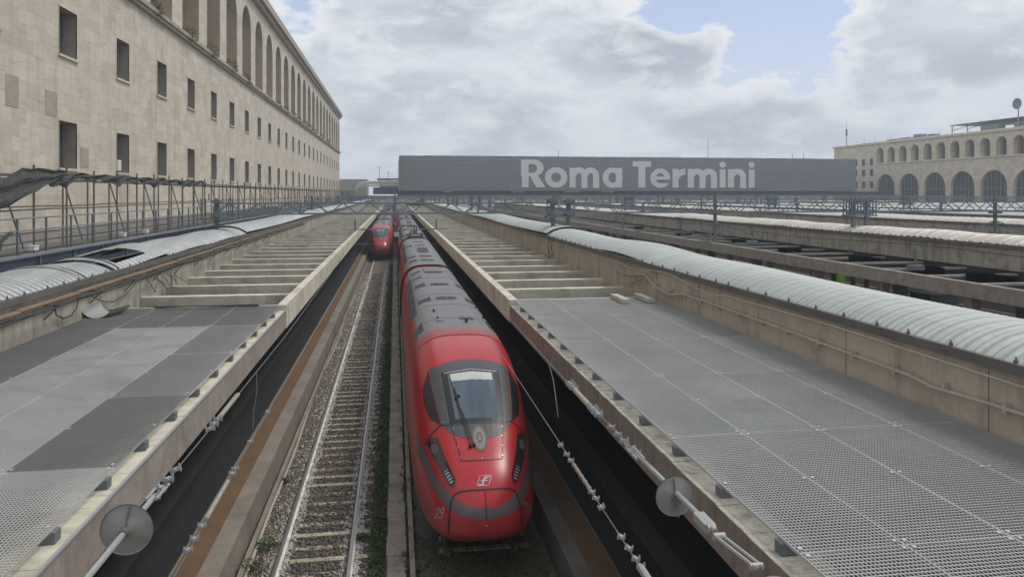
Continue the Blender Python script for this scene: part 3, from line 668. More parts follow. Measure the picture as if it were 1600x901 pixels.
def punched(m,X,y0,y1,z0,z1,rects,mi=0):
    ys=sorted({y0,y1,*[r[0] for r in rects],*[r[1] for r in rects]}); zs=sorted({z0,z1,*[r[2] for r in rects],*[r[3] for r in rects]})
    for a,b in zip(ys,ys[1:]):
        for c,d in zip(zs,zs[1:]):
            if any(r[0]<=a and b<=r[1] and r[2]<=c and d<=r[3] for r in rects): continue
            m.face([(X,a,c),(X,b,c),(X,b,d),(X,a,d)],mi)
def window(X,sgn,yc,w,z0,z1,depth,parent,mt,proto={},sill=True,mull=True):
    key=(X,w,round(z1-z0,2))
    if key in proto:
        o,s0,by,bz=proto[key]; c=cp(o,parent,dy=yc-by,dz=z0-bz)
        if s0 is not None:
            s=s0.copy(); COL.objects.link(s); s.parent=c
        return
    m=MB(); a,b=yc-w/2,yc+w/2; xi=X+sgn*depth
    for q in ([(X,a,z0),(xi,a,z0),(xi,a,z1),(X,a,z1)],[(X,b,z0),(xi,b,z0),(xi,b,z1),(X,b,z1)],[(X,a,z0),(X,b,z0),(xi,b,z0),(xi,a,z0)],[(X,a,z1),(X,b,z1),(xi,b,z1),(xi,a,z1)]): m.face(q,3)
    m.face([(xi,a,z0),(xi,b,z0),(xi,b,z1),(xi,a,z1)],1)
    if mull:
        m.box(*sorted((xi,xi-sgn*.06)),yc-.05,yc+.05,z0,z1,2)
        for zz in (z0,z1-.08): m.box(*sorted((xi,xi-sgn*.05)),a,b,zz,zz+.08,2)
        fr=.09
        m.box(*sorted((X-sgn*.03,X+sgn*.05)),a-.09,a,z0,z1,0); m.box(*sorted((X-sgn*.03,X+sgn*.05)),b,b+.09,z0,z1,0); m.box(*sorted((X-sgn*.03,X+sgn*.05)),a-.09,b+.09,z1,z1+.09,0)
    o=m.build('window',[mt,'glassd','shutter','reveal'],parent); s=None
    if sill:
        m=MB(); m.box(*sorted((X-sgn*.12,X+sgn*.1)),a-.1,b+.1,z0-.14,z0-.002); s=m.build('sill',mt,o)
    proto[key]=(o,s,yc,z0)
def left_building():
    X=-18; t=thing('travertine_building','long beige travertine building with two rows of windows and a tall arcade','building',(X,140,0))
    Y0,Y1=10,249; bays=[44.6+8.4*k for k in range(-4,25)]
    rects=[]
    for y in bays:
        for z0,z1 in ((9.17,11.75),(15.37,17.97)): rects.append((y-1.15,y+1.15,z0,z1))
    m=MB(); punched(m,X,Y0,Y1,0,21.6,rects); 
    m.face([(X,Y1,0),(X-16,Y1,0),(X-16,Y1,33),(X,Y1,33)]); m.face([(X,Y0,0),(X-16,Y0,0),(X-16,Y0,33),(X,Y0,33)]); m.build('wall','trav',t)
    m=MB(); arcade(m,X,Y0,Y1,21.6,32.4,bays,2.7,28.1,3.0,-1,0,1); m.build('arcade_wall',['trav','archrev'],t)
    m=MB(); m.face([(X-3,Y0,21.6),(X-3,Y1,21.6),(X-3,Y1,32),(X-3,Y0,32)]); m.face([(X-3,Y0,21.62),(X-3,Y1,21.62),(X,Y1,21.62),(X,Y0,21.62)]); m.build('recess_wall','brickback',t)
    m=MB(); m.box(X-.5,X+.45,Y0,Y1+.3,21.25,21.55); m.box(X-.5,X+.3,Y0,Y1+.2,21.0,21.249); m.build('ledge','cornice',t)
    m=MB(); m.box(X-16,X+.55,Y0,Y1+.5,32.401,33.0); m.box(X-16,X+1.0,Y0,Y1+.9,33.001,33.5); m.box(X-2,X+.8,Y0,Y1+.7,33.501,34.3); m.build('cornice','cornice',t)
    m=MB()
    for y in np.arange(31.9,249,8.4*3): m.box(X,X+.006,y+2.9,y+2.93,0,21)
    m.build('expansion_joint','gutter',t)
    for y in bays:
        for z0,z1 in ((9.17,11.75),(15.37,17.97)): window(X,-1,y,2.3,z0,z1,.75,t,'trav')
    for (ya,yb,za,zb) in ((37.9,39.1,11.9,13.4),(41.9,43.25,11.9,13.2),(46.2,47.4,9.3,10.45)):
        m=MB(); m.box(X,X+.02,ya,yb,za,zb); m.build('stone_patch','patch',t)
    m=MB(); m.box(X-.25,X-.05,52.2,52.9,9.3,10.0); m.box(X-.05,X-.03,52.3,52.8,9.38,9.92); m.build('air_conditioner','white',t)
    # back box
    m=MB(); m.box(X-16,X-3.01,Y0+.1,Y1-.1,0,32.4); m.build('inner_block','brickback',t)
    for k,(y,s) in enumerate(((58.9,1.0),(68.0,1.1),(75.8,1.2),(84.6,1.3),(93.6,1.0),(118.4,.8),(126.6,.9),(135.5,1.0),(143,.9),(152,1.2),(160,1.2),(168.5,1.0),(185,1.2),(202,1.2))):
        m=MB(); s*=.8; leaves(m,(X+.1,y,21.55),.9*s,1.2*s,int(260*s),.14); leaves(m,(X+.5,y+.4,21.1),.5*s,.7*s,int(90*s),.14)
        m.build('ledge_shrub',['leaf','leafd'],loc=(X,y,21.55),label=('%s shrub from the camera on the travertine arcade ledge'%['nearest','second','third','fourth','fifth','sixth','seventh','eighth','ninth','tenth','eleventh','twelfth','thirteenth','farthest'][k]),category='shrub',group='shrubs growing on the arcade ledge')
left_building()
# ------------------------------------------------------------------ right building
def right_building():
    X=160; t=thing('arcaded_building','long pale building with small arches over large arches at the right','building',(X,180,0))
    big=[222-11.15*k for k in range(14)][::-1]; small=[224.8-5.57*k for k in range(28)][::-1]
    Y0,Y1=60,251; rects=[(y-.9,y+.9,z-1.15,z+1.15) for y in (229.3,233.6,238) for z in (18.6,15.0,10.9)]
    zt=EYE+16.9
    m=MB(); arcade(m,X,Y0,226.6,0,17.6,big,4.5,EYE+2.0,.9,1,0,0); m.face([(X,226.6,0),(X,Y1,0),(X,Y1,9),(X,226.6,9)]); 
    punched(m,X,226.6,Y1,9,25.0,rects)
    arcade(m,X,Y0,226.6,18.1,zt-.2,small,1.75,EYE+13.6,1.5,1,0,0)
    m.face([(X,Y0,17.6),(X,226.6,17.6),(X,226.6,18.1),(X,Y0,18.1)])
    m.face([(X,Y1,0),(X+30,Y1,0),(X+30,Y1,zt),(X,Y1,zt)]); m.build('wall','travp',t)
    m=MB(); m.box(X+.9,X+30,Y0,Y1-.5,0,17.6); m.box(X+1.5,X+30,Y0,Y1-.5,17.61,zt-.5); m.build('glazing','glassk',t)
    m=MB()
    for y in big:
        for q in (-3,-1.5,0,1.5,3): m.box(X+.8,X+.89,y+q-.09,y+q+.09,0,EYE+2.0+math.sqrt(4.5**2-q*q)-.1)
        m.box(X+.8,X+.89,y-4.4,y+4.4,9.2,9.4)
    m.build('mullions','steelb',t)
    m=MB()
    for y in small: m.box(X+1.3,X+1.49,y-.9,y-.2,18.1,22); m.box(X+1.3,X+1.49,y+1.0,y+1.8,18.1,23.5)
    m.build('niche_panels','brickback',t)
    m=MB(); m.box(X-.3,X+.3,Y0,227,17.65,18.05); m.box(X-.4,X+30,Y0,Y1+.4,zt-.199,zt+.35); m.build('cornice','travp',t)
    for y in (229.3,233.6,238):
        for z in (18.6,15.0,10.9): window(X,1,y,1.8,z-1.15,z+1.15,.5,t,'travp',sill=False,mull=False)
    # roof clutter
    m=MB(); m.box(X+6,X+22,120,201,zt+3.7,zt+3.85); 
    for y in range(122,201,6): m.beam((X+6.3,y,zt),(X+6.3,y,zt+3.7),.2); m.beam((X+6.3,y,zt+2.2),(X+12,y,zt+3.7),.15)
    m.build('roof_frame','steel',t)
    m=MB(); m.box(X+3,X+4,150,240,zt+.35,zt+.9); m.build('roof_parapet','travp',t)
    for k,(y,w,h) in enumerate(((184,6,2.0),(173,5,1.8),(213,3,1.6),(219,4,1.0),(207,2,1.2),(225,5,.9))):
        m=MB(); m.box(X+4.5,X+7,y-w/2,y+w/2,zt+.35,zt+.35+h); m.box(X+4.4,X+7.1,y-w/2-.1,y+w/2+.1,zt+.35+h,zt+.5+h)
        for q in np.arange(-w/2+.3,w/2-.2,.5): m.box(X+4.42,X+4.5,y+q,y+q+.25,zt+.6,zt+.2+h)
        m.build('rooftop_unit','steelb',t)
    m=MB(); m.tube([(X+3,248,zt),(X+3,248,zt+7)],.12,6); m.tube([(X+3,248,zt+7),(X+3,248,zt+10)],.05,6)
    for z in (4.2,5.0,5.8): 
        for a in range(3): m.box(X+2.6+.4*a,X+2.8+.4*a,247.6+.3*a,247.9+.3*a,zt+z,zt+z+.9)
    m.build('antenna_mast','steelb',loc=(X+3,248,zt),label='thin antenna mast on the far end of the right building roof',category='antenna')
    # dish
    m=MB(); m.tube([(X+4,173.5,zt+.3),(X+4,173.5,zt+6.0)],.15,6); n=16
    for k in range(n):
        a0=2*math.pi*k/n;a1=2*math.pi*(k+1)/n
        for r0,r1,d0,d1 in ((0,.8,0,.1),(.8,1.5,.1,.45)):
            f=lambda a,r,d:(X+4-.2-d,173.5+r*math.cos(a)-d*.5,zt+6.9+r*math.sin(a)+d*.3)
            for fl in (0,.04): q=[f(a0,r0,d0+fl),f(a1,r0,d0+fl),f(a1,r1,d1+fl),f(a0,r1,d1+fl)]; m.face(q)
    m.build('satellite_dish','steelb',loc=(X+4,173.5,zt),label='satellite dish on a pole on the roof of the right building',category='dish')
    m=MB()
    for y in (246,240,236,230,222,214,200,194,188): m.tube([(X+2,y,zt+.3),(X+2,y,zt+random.uniform(1.5,3))],.05,4)
    m.build('aerials','steelb',t)
right_building()
# ------------------------------------------------------------------ sign building
def glyph(ch):
    XH=.71; st=.245
    def ring(cx,cy,rx,ry,w,wy=None):
        wy=wy or w*.86
        return lambda x,y: ((x-cx)/rx)**2+((y-cy)/ry)**2<=1 and ((x-cx)/(rx-w))**2+((y-cy)/(ry-wy))**2>=1
    def rect(a,b,c,d): return lambda x,y: a<=x<=b and c<=y<=d
    U=lambda *f: (lambda x,y: any(g(x,y) for g in f))
    if ch=='R':
        bowl=lambda x,y: .36<=y<=1 and x<=.80 and (x<.42 or ((x-.42)/.36)**2+((y-.70)/.30)**2<=1) and not (.245<x and y>.53 and y<.83 and (x<.40 or ((x-.40)/.15)**2+((y-.68)/.15)**2<=1)) and y>=.40
        leg=lambda x,y: 0<=y<=.45 and .245<=x and .27+(.45-y)*.56<=x+.0 and x<=.56+(.45-y)*.66
        return U(rect(0,st,0,1),bowl,leg),.86
    if ch=='o': return ring(.405,XH/2,.405,XH/2+.015,.225),.81
    if ch=='a': return U(ring(.37,XH/2,.37,XH/2+.015,.215),rect(.50,.72,0,XH)),.73
    if ch=='T': return U(rect(0,.66,.79,1),rect(.21,.46,0,1)),.66
    if ch=='i': return U(rect(0,.22,0,XH),lambda x,y:(x-.11)**2+(y-.885)**2<=.115**2),.22
    if ch=='r': return U(rect(0,.22,0,XH),lambda x,y: x>=.1 and x<=.47 and y<=XH+.01 and ((x-.47)/.40)**2+((y-.36)/.36)**2<=1 and ((x-.47)/.22)**2+((y-.30)/.20)**2>=1 and y>.36),.47
    def hump(x0,w): # arch from x0 (inner stem right edge side) total outer width w
        cx=x0+w/2
        return lambda x,y: (x0<=x<=x0+w) and ((y>=.42 and ((x-cx)/(w/2))**2+((y-.42)/(XH-.405))**2<=1 and ((x-cx)/(w/2-.22))**2+((y-.42)/.10)**2>=1) or (y<.42 and x>=x0+w-.22))
    if ch=='n': return U(rect(0,.22,0,XH),hump(.04,.64)),.68
    if ch=='m': return U(rect(0,.22,0,XH),hump(.04,.61),hump(.47,.61)),1.08
    if ch=='e':
        r=ring(.36,XH/2,.36,XH/2+.015,.20)
        return U(lambda x,y: r(x,y) and not (x>.38 and .17<y<.30),lambda x,y: .15<x<.70 and .30<=y<=.415),.72
def sign_building():
    Y=216; x0,x1=1.8,145; z0,z1=8.7,18.85
    t=thing('sign_building','long blue grey screened building over the tracks with large pale lettering','building',(72,Y,0))
    m=MB(); m.box(x0,x1,Y,Y+.4,z0,z1); m.box(x0-.6,x0+.0,Y+.3,Y+55,z0,z1); m.box(x1,x1+.4,Y+.2,Y+55,z0,z1); m.build('facade_screen','screen',t)
    m=MB(); m.box(x0+.1,x1-.1,Y+.5,Y+55,z0-.2,z1-.5); m.build('deck_block','steelb',t)
    m=MB(); m.box(x0-1,x1+14,Y+1.2,Y+54,7.2,8.5); m.build('underside_beam','navy',t)  # dark band stands in for the shadow under the screen
    m=MB()
    for k in range(14):
        a=x0+7+k*9.0; m.box(a,a+7.6,Y+4,Y+5,z1-.4,z1+.28)
    m.build('roof_cap','steelb',t)
    m=MB()
    for a in (14,34,50,62): m.box(a,a+random.uniform(2,5),Y+.6,Y+1.1,8.3,8.68)
    m.build('lit_gap','letter',t)  # pale boxes paint the bright gaps along the dark band
    m=MB(); m.box(8,8.8,Y+6,Y+6.8,0,7.2); c0=m.build('pier','steelb',t)
    for k in range(1,14): cp(c0,dx=10*k)
    cell=.012
    def word(s,X,scale,cap):
        u=0
        for ch,pos in s:
            fn,w=glyph(ch); m=MB(); ny=int(1.02/cell)
            for j in range(-2,ny):
                y=(j+.5)*cell; x=-.02; run=None
                nx=int((w+.06)/cell)
                for i in range(nx+1):
                    xx=(i+.5)*cell-.02; ins=fn(xx,y)
                    if ins and run is None: run=xx-cell/2
                    if (not ins or i==nx) and run is not None:
                        m.box(X+(pos+run)*scale,X+(pos+xx-cell/2)*scale,Y-.14,Y-.005,z0+1.0+(y-cell/2)*cap,z0+1.0+(y+cell/2)*cap); run=None
            m.build('letter','letter',t)
    word([('R',0),('o',.83),('m',1.72),('a',2.93)],37.1,8.43,8.25)
    word([('T',0),('e',.64),('r',1.44),('m',2.0),('i',3.18),('n',3.49),('i',4.27)],71.2,8.8,8.0)
    for x,h in ((50,2.6),(99,6),(128,2),(132,2.5)):
        m=MB(); m.tube([(x,Y+8,z1),(x,Y+8,z1+h)],.08,5); m.build('rooftop_aerial','steel',t)
sign_building()
# low blocks and pipe bridge at the far left
m=MB(); m.box(-6,40,296,330,9.0,13.4); m.box(-7,40,295.5,330,13.401,13.9); m.build('low_block','steelb',loc=(10,300,0),label='low blue grey block behind the far end of the left building',category='building')
m=MB(); m.box(-45,-12,330,350,0,14.2)
for k in range(8): m.box(-44+4*k,-42+4*k,329.9,330,8,12)
m.build('distant_block','conc',loc=(-28,330,0),label='distant brownish block at the end of the travertine building',category='building')
m=MB()
for dz in (0,1.6,3.0):
    m.tube([(-15.2,290,6.5+dz*.5),(-14.4,290,9.4+dz*.4),(-13.2,290,10.6+dz*.4),(-10,290,10.9+dz*.5),(-4,290,11.1+dz*.5),(3,290,11.2+dz*.5)],.32,8)
m.build('pipe_bridge','sheetw',loc=(-8,290,8),label='curved pale ramp of pipes between the travertine building and the screen',category='pipes')
m=MB(); m.box(-8,2,280,290,7.6,10.2); m.build('dark_shed','navy',loc=(-3,285,7.6),label='dark low shed left of the lettered building',category='shed')
for x,h in ((-6.0,4.5),(-2.6,2.6)):
    m=MB(); m.tube([(x,298,13.9),(x,298,13.9+h)],.09,5); m.box(x-.3,x+.3,297.9,298.1,13.9+h-.3,13.9+h)
    m.build('distant_mast','steel',loc=(x,298,13.9),label='%s thin mast on the low block against the sky'%('taller' if h>4 else 'shorter'),category='mast',group='masts on the low block')
# ------------------------------------------------------------------ catenary gantries
def gantry(Y,label,x0=-9.6,x1=143,det=True,drops=()):
    t=thing('catenary_gantry',label,'gantry',(x0,Y,6.6),'lattice gantries over the tracks')
    zt,zb=7.24,6.66; sp=.75 if det else 1.6; r=.045 if det else .07
    m=MB()
    for y in ((Y-.3,Y+.3) if det else (Y,)):
        for z in (zt,zb): m.beam((x0,y,z),(x1,y,z),r*1.9)
    m.build('chord','steelb',t)
    m=MB(); k=0; x=x0
    while x<x1-sp:
        a,b=(zt,zb) if k%2 else (zb,zt)
        m.beam((x,Y-.3,a),(x+sp,Y-.3,b),r)
        if det:
            m.beam((x,Y+.3,a),(x+sp,Y+.3,b),r)
            if k%4==0: m.beam((x,Y-.3,zt),(x+sp,Y+.3,zt),r*.8); m.beam((x,Y-.3,zb),(x+sp,Y+.3,zb),r*.8)
            if k%13==6: m.beam((x,Y-.3,zb),(x,Y-.3,zt),.12)
        x+=sp; k+=1
    m.build('lattice','steelb',t)
    for c in CENT:
        if c<x0-1 or c>x1+1: continue
        pr=(-.45,.45) if c>0 else (0,)
        m=MB()
        for dx in pr: m.beam((c+dx,Y,.556),(c+dx,Y,7.5),.2 if det else .3); m.box(c+dx-.2,c+dx+.2,Y-.42,Y+.42,6.5,6.64); m.box(c+dx-.22,c+dx+.22,Y-.42,Y+.42,7.26,7.4)
        if det:
            for dx in np.arange(-.8,.81,.2) if c>20 else (-.7,.7): m.beam((c+dx,Y-.45,6.45),(c+dx,Y-.45,7.5),.06); m.beam((c+dx,Y+.45,6.45),(c+dx,Y+.45,7.5),.06)
            m.box(c-.9,c+.9,Y-.48,Y+.48,6.38,6.46)
            m.beam((c-.3,Y-.5,7.4),(c-.3,Y-.5,7.75),.05);
        m.build('column','steel' if c<20 else 'steelb',t)
    for d in drops:
        m=MB(); m.beam((d,Y,4.9),(d,Y,7.8),.16); m.box(d-.25,d+.25,Y-.3,Y+.3,6.5,6.62); m.box(d-.18,d+.18,Y-.2,Y+.2,5.9,6.0)
        m.beam((d-5.2,Y,5.55),(d+4.2,Y,5.55),.05)
        for s in (-.35,.35): m.beam((d+s,Y,4.95),(d+s,Y,5.5),.07); m.box(d+s-.08,d+s+.08,Y-.08,Y+.08,5.1,5.35)
        for s in (-1,1): m.beam((d+s*.2,Y,6.0),(d+s*2.2,Y,5.3),.04); m.beam((d+s*.2,Y,5.2),(d+s*2.2,Y,5.3),.04)
        m.box(d-1,d+1,Y-.1,Y+.1,4.85,4.93); m.build('drop_post','steel',t)
gantry(42,'nearest grey lattice gantry spanning all platforms across the view',drops=(19,38,57,76))
w_=['second','third','fourth','fifth']
for k,y in enumerate((88,128,168,205)): gantry(y,'%s lattice gantry from the front, farther down the tracks'%w_[k],det=(k==0),drops=(0,19,38))
def crossarm(Y,x,label):
    t=thing('wire_support_arm',label,'support arm',(x,Y,4.3),'wire support arms over the tracks')
    m=MB(); m.tube([(x-5.1,Y,4.45),(x+5.0,Y,4.45)],.045,6); m.build('tube','steel',t)
    m=MB()
    for s in (-1,1): m.beam((x+s*3.75,Y,4.2),(x+s*3.75,Y,5.4),.14); m.tube([(x+s*3.0,Y,4.38),(x+s*3.0,Y,4.52)],.09,6)
    m.build('post','steel',t)
    for s in (-1,1):
        m=MB(); m.tube([(x+s*3.6,Y-.3,4.5),(x+s*2.9,Y-.3,4.52),(x+s*2.2,Y-.3,4.4),(x+s*1.4,Y-.3,4.1)],.035,6); m.build('registration_arm','insulb',t); m=MB(); m.tube([(x+s*4.0,Y-5,3.4),(x+s*2.2,Y-5,3.42)],.03,5); m.build('side_arm','insulb',t)
crossarm(70,.1,'horizontal wire support arm between the two pale canopies behind the small sign'); 
for c,y in ((19,72),(38,74)): crossarm(y,c,'horizontal wire support arm over the %s dark trench to the right'%('first' if c==19 else 'second'))
t=thing('platform_sign','small white sign on a teal plate hanging between the two red trains','sign',(.15,69.5,3.7))
m=MB(); m.box(-.12,.42,69.45,69.5,3.75,4.35); m.build('plate','teal',t)
m=MB(); m.box(-.05,.35,69.43,69.448,3.83,4.2); m.build('panel','white',t)
m=MB(); m.box(.11,.19,69.415,69.428,3.93,4.12); m.build('mark','teal',t); m=MB(); m.beam((.15,69.5,4.35),(.15,70,7),.04); m.build('hanger','steel',t)
# small posts with insulators on second canopy
for x,y in ((23.5,30.5),(24.2,47.5)):
    m=MB(); m.tube([(x,y,4.3),(x,y,5.35)],.05,6); m.box(x-.35,x+.35,y-.15,y+.15,4.28,4.5); m.tube([(x,y,4.9),(x,y,5.2)],.09,8)
    m.build('insulator_post','steel',loc=(x,y,4.3),label='%s grey insulator post standing on the open beams of the second canopy'%('nearer' if y<40 else 'farther'),category='post',group='insulator posts on the second canopy')
# ------------------------------------------------------------------ overhead wires near the camera
def insul(m,x,y,z,l,n,r,mi=0,axis=1):
    r*=.6
    for k in range(n):
        yy=y+l*k/(n-1) if n>1 else y
        m.tube([(x,yy-.012,z),(x,yy,z),(x,yy+.022,z)],[r*.35,r,r*.4],10,mi)
def clampm(m,x,y,z,s=.05,mi=0):
    s*=.85; q=random.uniform(-.4,.4)
    def P(a,b,yy=0): return (x+a*math.cos(q)-b*math.sin(q),y+yy,z+a*math.sin(q)+b*math.cos(q))
    m.beam(P(-s,0),P(s,0),.018,.03,mi); m.tube([P(-s*.8,-s*.6),P(-s*.8,s*.9)],.007,5,mi); m.tube([P(s*.8,-s*.6),P(s*.8,s*.9)],.007,5,mi); m.tube([P(0,0,-.03),P(0,0,.03)],.016,6,mi)
def clamps(t,x,ys,z,s):
    for y in ys: m=MB(); clampm(m,x,y,z,s); m.build('clamp','galvm',t)
def wire(name,x,pts,r,label,build):
    t=thing(name,label,'overhead wire',(x,pts[0][0],pts[0][1])); m=MB(); m.tube([(x,y,z) for y,z in pts],r,6); m.build('wire','wire',t); build(t); return t
def bL(t):
    m=MB(); m.tube([(-1.7,3.4,5.62),(-1.7,5.6,5.59)],.020,8); m.build('rod','galvm',t)
    m=MB(); n=28; x,y,z=-1.7,5.08,5.6
    for k in range(n):
        a0=2*math.pi*k/n;a1=2*math.pi*(k+1)/n
        for r0,r1,d0,d1 in ((.03,.155,.03,0),(.155,.163,0,.008)):
            for th in (0,.004): m.face([(x+r0*math.cos(a0),y-d0+th,z+r0*math.sin(a0)),(x+r0*math.cos(a1),y-d0+th,z+r0*math.sin(a1)),(x+r1*math.cos(a1),y-d1+th,z+r1*math.sin(a1)),(x+r1*math.cos(a0),y-d1+th,z+r1*math.sin(a0))])
    m.build('guard_disc','disc',t,smooth=True)
    m=MB(); m.tube([(x,y-.08,z),(x,y+.02,z)],.03,12); m.tube([(x,y-.035,z),(x+.02,y-.012,z+.15)],.006,5); m.build('disc_hub','gutter',t)
    m=MB()
    clamps(t,-1.7,(5.62,5.78,5.95,6.15),5.59,.05)
    for q in (-.035,.035): m.tube([(-1.7+q,5.55,5.6),(-1.7+q,5.85,5.59)],.012,6)
    m.build('link_rods','galvm',t)
    m=MB()
    clamps(t,-1.7,(7.25,7.4,7.55),5.565,.05)
    insul(m,-1.7,7.65,5.56,.75,9,.045); m.tube([(-1.7,7.6,5.56),(-1.7,8.5,5.55)],.022,8)
    m.build('insulator','insul',t)
    m=MB(); m.tube([(-1.7,9.6,5.55),(-1.69,9.55,5.3),(-1.7,9.4,5.1),(-1.7,9.35,4.9)],.006,5); m.build('dropper','gutter',t)
wire('overhead_wire',-1.7,[(5.5,5.59),(8,5.555),(12,5.52),(20,5.6),(42,6.3),(88,6.0),(150,6.0)],.006,'upper overhead wire above the empty left track with a guard disc',bL)
def bL2(t):
    m=MB()
    clamps(t,-1.7,(6.5,6.7,6.95,8.2,8.35),4.79,.045)
    insul(m,-1.7,7.15,4.79,.75,5,.05); m.tube([(-1.7,7.1,4.79),(-1.7,8.0,4.79)],.02,8); m.build('insulator','insul',t)
    clamps(t,-1.7,(9.2,10.4),4.8,.04)
wire('overhead_wire',-1.7,[(3.5,4.75),(8,4.79),(15,4.8),(42,4.82),(88,4.85),(150,4.9)],.006,'lower contact wire above the empty left track',bL2)
XW=1.88
def bR(t):
    m=MB(); m.tube([(XW,4.15,5.75),(XW,6.0,5.69)],.018,8); m.build('rod','galvm',t)
    m=MB(); n=28; x,y,z=XW,4.8,5.7
    for k in range(n):
        a0=2*math.pi*k/n;a1=2*math.pi*(k+1)/n
        for r0,r1,d0,d1 in ((.028,.13,.03,0),(.13,.137,0,.008)):
            for th in (0,.004): m.face([(x+r0*math.cos(a0),y-d0+th,z+r0*math.sin(a0)),(x+r0*math.cos(a1),y-d0+th,z+r0*math.sin(a1)),(x+r1*math.cos(a1),y-d1+th,z+r1*math.sin(a1)),(x+r1*math.cos(a0),y-d1+th,z+r1*math.sin(a0))])
    m.build('guard_disc','disc',t,smooth=True)
    m=MB(); m.tube([(x,y-.06,z),(x,y+.02,z)],.036,12); m.tube([(x-.02,y-.03,z+.13),(x+.01,y-.04,z-.13)],.007,5); m.build('disc_hub','gutter',t)
    m=MB(); m.box(XW-.035,XW+.035,4.22,4.4,5.71,5.76); m.tube([(XW-.025,4.21,5.735),(XW+.025,4.21,5.735)],.03,8)
    for q in (-.022,.022): m.tube([(XW+q,3.62,5.80),(XW+q,4.12,5.74)],.011,6)
    m.tube([(XW-.035,4.1,5.74),(XW+.035,4.1,5.74)],.025,8); m.tube([(XW-.035,3.65,5.79),(XW+.035,3.65,5.79)],.02,8); m.build('turnbuckle','galvm',t)
    m=MB(); m.tube([(XW+.0,3.42,5.70),(XW,3.42,5.82)],.075,14); m.tube([(XW,3.42,5.82),(XW,3.42,5.825)],.06,14); m.build('anchor_cup','steel',t)
    m=MB()
    clamps(t,XW,(5.62,5.75,5.92),5.70,.045)
    for q in (-.03,.03): m.tube([(XW+q,5.5,5.7),(XW+q,5.78,5.70)],.011,6)
    m.build('link_rods','galvm',t); clamps(t,XW,(6.1,6.3),5.70,.04)
    m=MB()
    clamps(t,XW,(6.7,6.76,6.82,6.88,6.95,7.65,7.72,7.8,7.88),5.69,.05)
    insul(m,XW,7.05,5.68,.55,6,.05); m.tube([(XW,7.0,5.68),(XW,7.6,5.68)],.026,8); m.build('insulator','insul',t)
    m=MB(); m.tube([(XW,8.98,5.65),(XW+.02,8.8,5.5),(XW+.0,8.5,5.25),(XW,8.44,5.15)],.006,5); m.build('dropper','gutter',t)
wire('overhead_wire',XW,[(4.1,5.75),(8,5.67),(12,5.69),(26,5.85),(42,6.3),(88,6.0),(150,6.0)],.006,'upper overhead wire above the large red train with a guard disc and turnbuckle',bR)
def bR2(t):
    m=MB()
    clamps(t,XW,(5.5,5.62,5.8,6.0,6.6,6.8,6.95,7.8,8.0,8.3),4.87,.04)
    m.tube([(XW,5.3,4.86),(XW,5.5,4.86)],.03,8); m.build('end_sleeve','galvm',t)
    m=MB(); insul(m,XW,7.05,4.87,.6,5,.042,0); m.tube([(XW,7,4.87),(XW,7.7,4.87)],.02,8,1); m.build('insulator',['insul','insulb'],t)
wire('overhead_wire',XW,[(4.5,4.85),(8,4.88),(15,4.90),(42,4.9),(88,4.9),(150,4.9)],.006,'lower contact wire above the large red train',bR2)
# ------------------------------------------------------------------ train
NOSE=[(0.0,.02,1.16,1.12,1.14,2.1),(.012,.26,1.32,1.02,1.145,2.1),(.05,.49,1.49,.93,1.16,2.1),(.15,.67,1.66,.84,1.18,2.15),(.30,.82,1.84,.74,1.2,2.2),(.55,.98,2.06,.62,1.24,2.3),
(.9,1.10,2.30,.50,1.28,2.4),(1.3,1.19,2.53,.42,1.32,2.5),(1.8,1.27,2.82,.36,1.38,2.6),(2.4,1.34,3.14,.32,1.42,2.7),(3.0,1.38,3.42,.28,1.5,2.8),
(3.7,1.41,3.66,.28,1.6,3.0),(4.5,1.43,3.82,.28,1.7,3.2),(5.5,1.45,3.9,.28,1.8,3.3),(7,1.46,3.93,.28,1.85,3.4),(25,1.46,3.93,.28,1.85,3.4)]
NA=np.array(NOSE)
def hermite(s):
    if s<.05: # blunt round tip
        a=NA[2][1:]; r=math.sqrt(max(s,.00002)/.05); c=np.array([0,1.14,1.14,1.15,2.1]); return c+(a-c)*np.array([r,r,r,r,1])
    # smooth interpolation of the station table
    x=NA[:,0]; i=int(np.clip(np.searchsorted(x,s)-1,0,len(x)-2)); h=x[i+1]-x[i]; t=(s-x[i])/h
    d=lambda j:(NA[min(j+1,len(x)-1)]-NA[max(j-1,0)])/(x[min(j+1,len(x)-1)]-x[max(j-1,0)])
    r=(2*t**3-3*t**2+1)*NA[i]+(t**3-2*t*t+t)*h*d(i)+(-2*t**3+3*t*t)*NA[i+1]+(t**3-t*t)*h*d(i+1); return r[1:]
def ring(s,n=72,prm=None):
    Wd,T,B,C,e=prm if prm is not None else hermite(s); r=[]
    for k in range(n):
        a=2*math.pi*k/n; c,q=math.cos(a),math.sin(a); ee=e if q>0 else 3.2
        r.append((Wd*math.copysign(abs(c)**(2/ee),c),s,C+(T-C if q>0 else C-B)*math.copysign(abs(q)**(2/ee),q)))
    return r
def topz(x,s):
    Wd,T,B,C,e=hermite(s) if s<7 else (1.46,3.93,.28,1.85,3.4); return C+(T-C)*max(0,1-abs(x/Wd)**e)**(1/e)
def loft(m,S,n=72):
    b=len(m.v)
    for s in S: m.v+=ring(s,n,None if s<7 else (1.46,3.93,.28,1.85,3.4))
    for i in range(len(S)-1):
        for k in range(n):
            a=b+i*n+k; c=b+i*n+(k+1)%n; m.f.append((a,c,c+n,a+n)); m.m.append(0)
    m.f.append(tuple(b+k for k in range(n))); m.f.append(tuple(b+(len(S)-1)*n+k for k in range(n))[::-1]); m.m+=[0,0]
AP=math.radians(20); CA,SA=math.cos(AP),math.sin(AP)
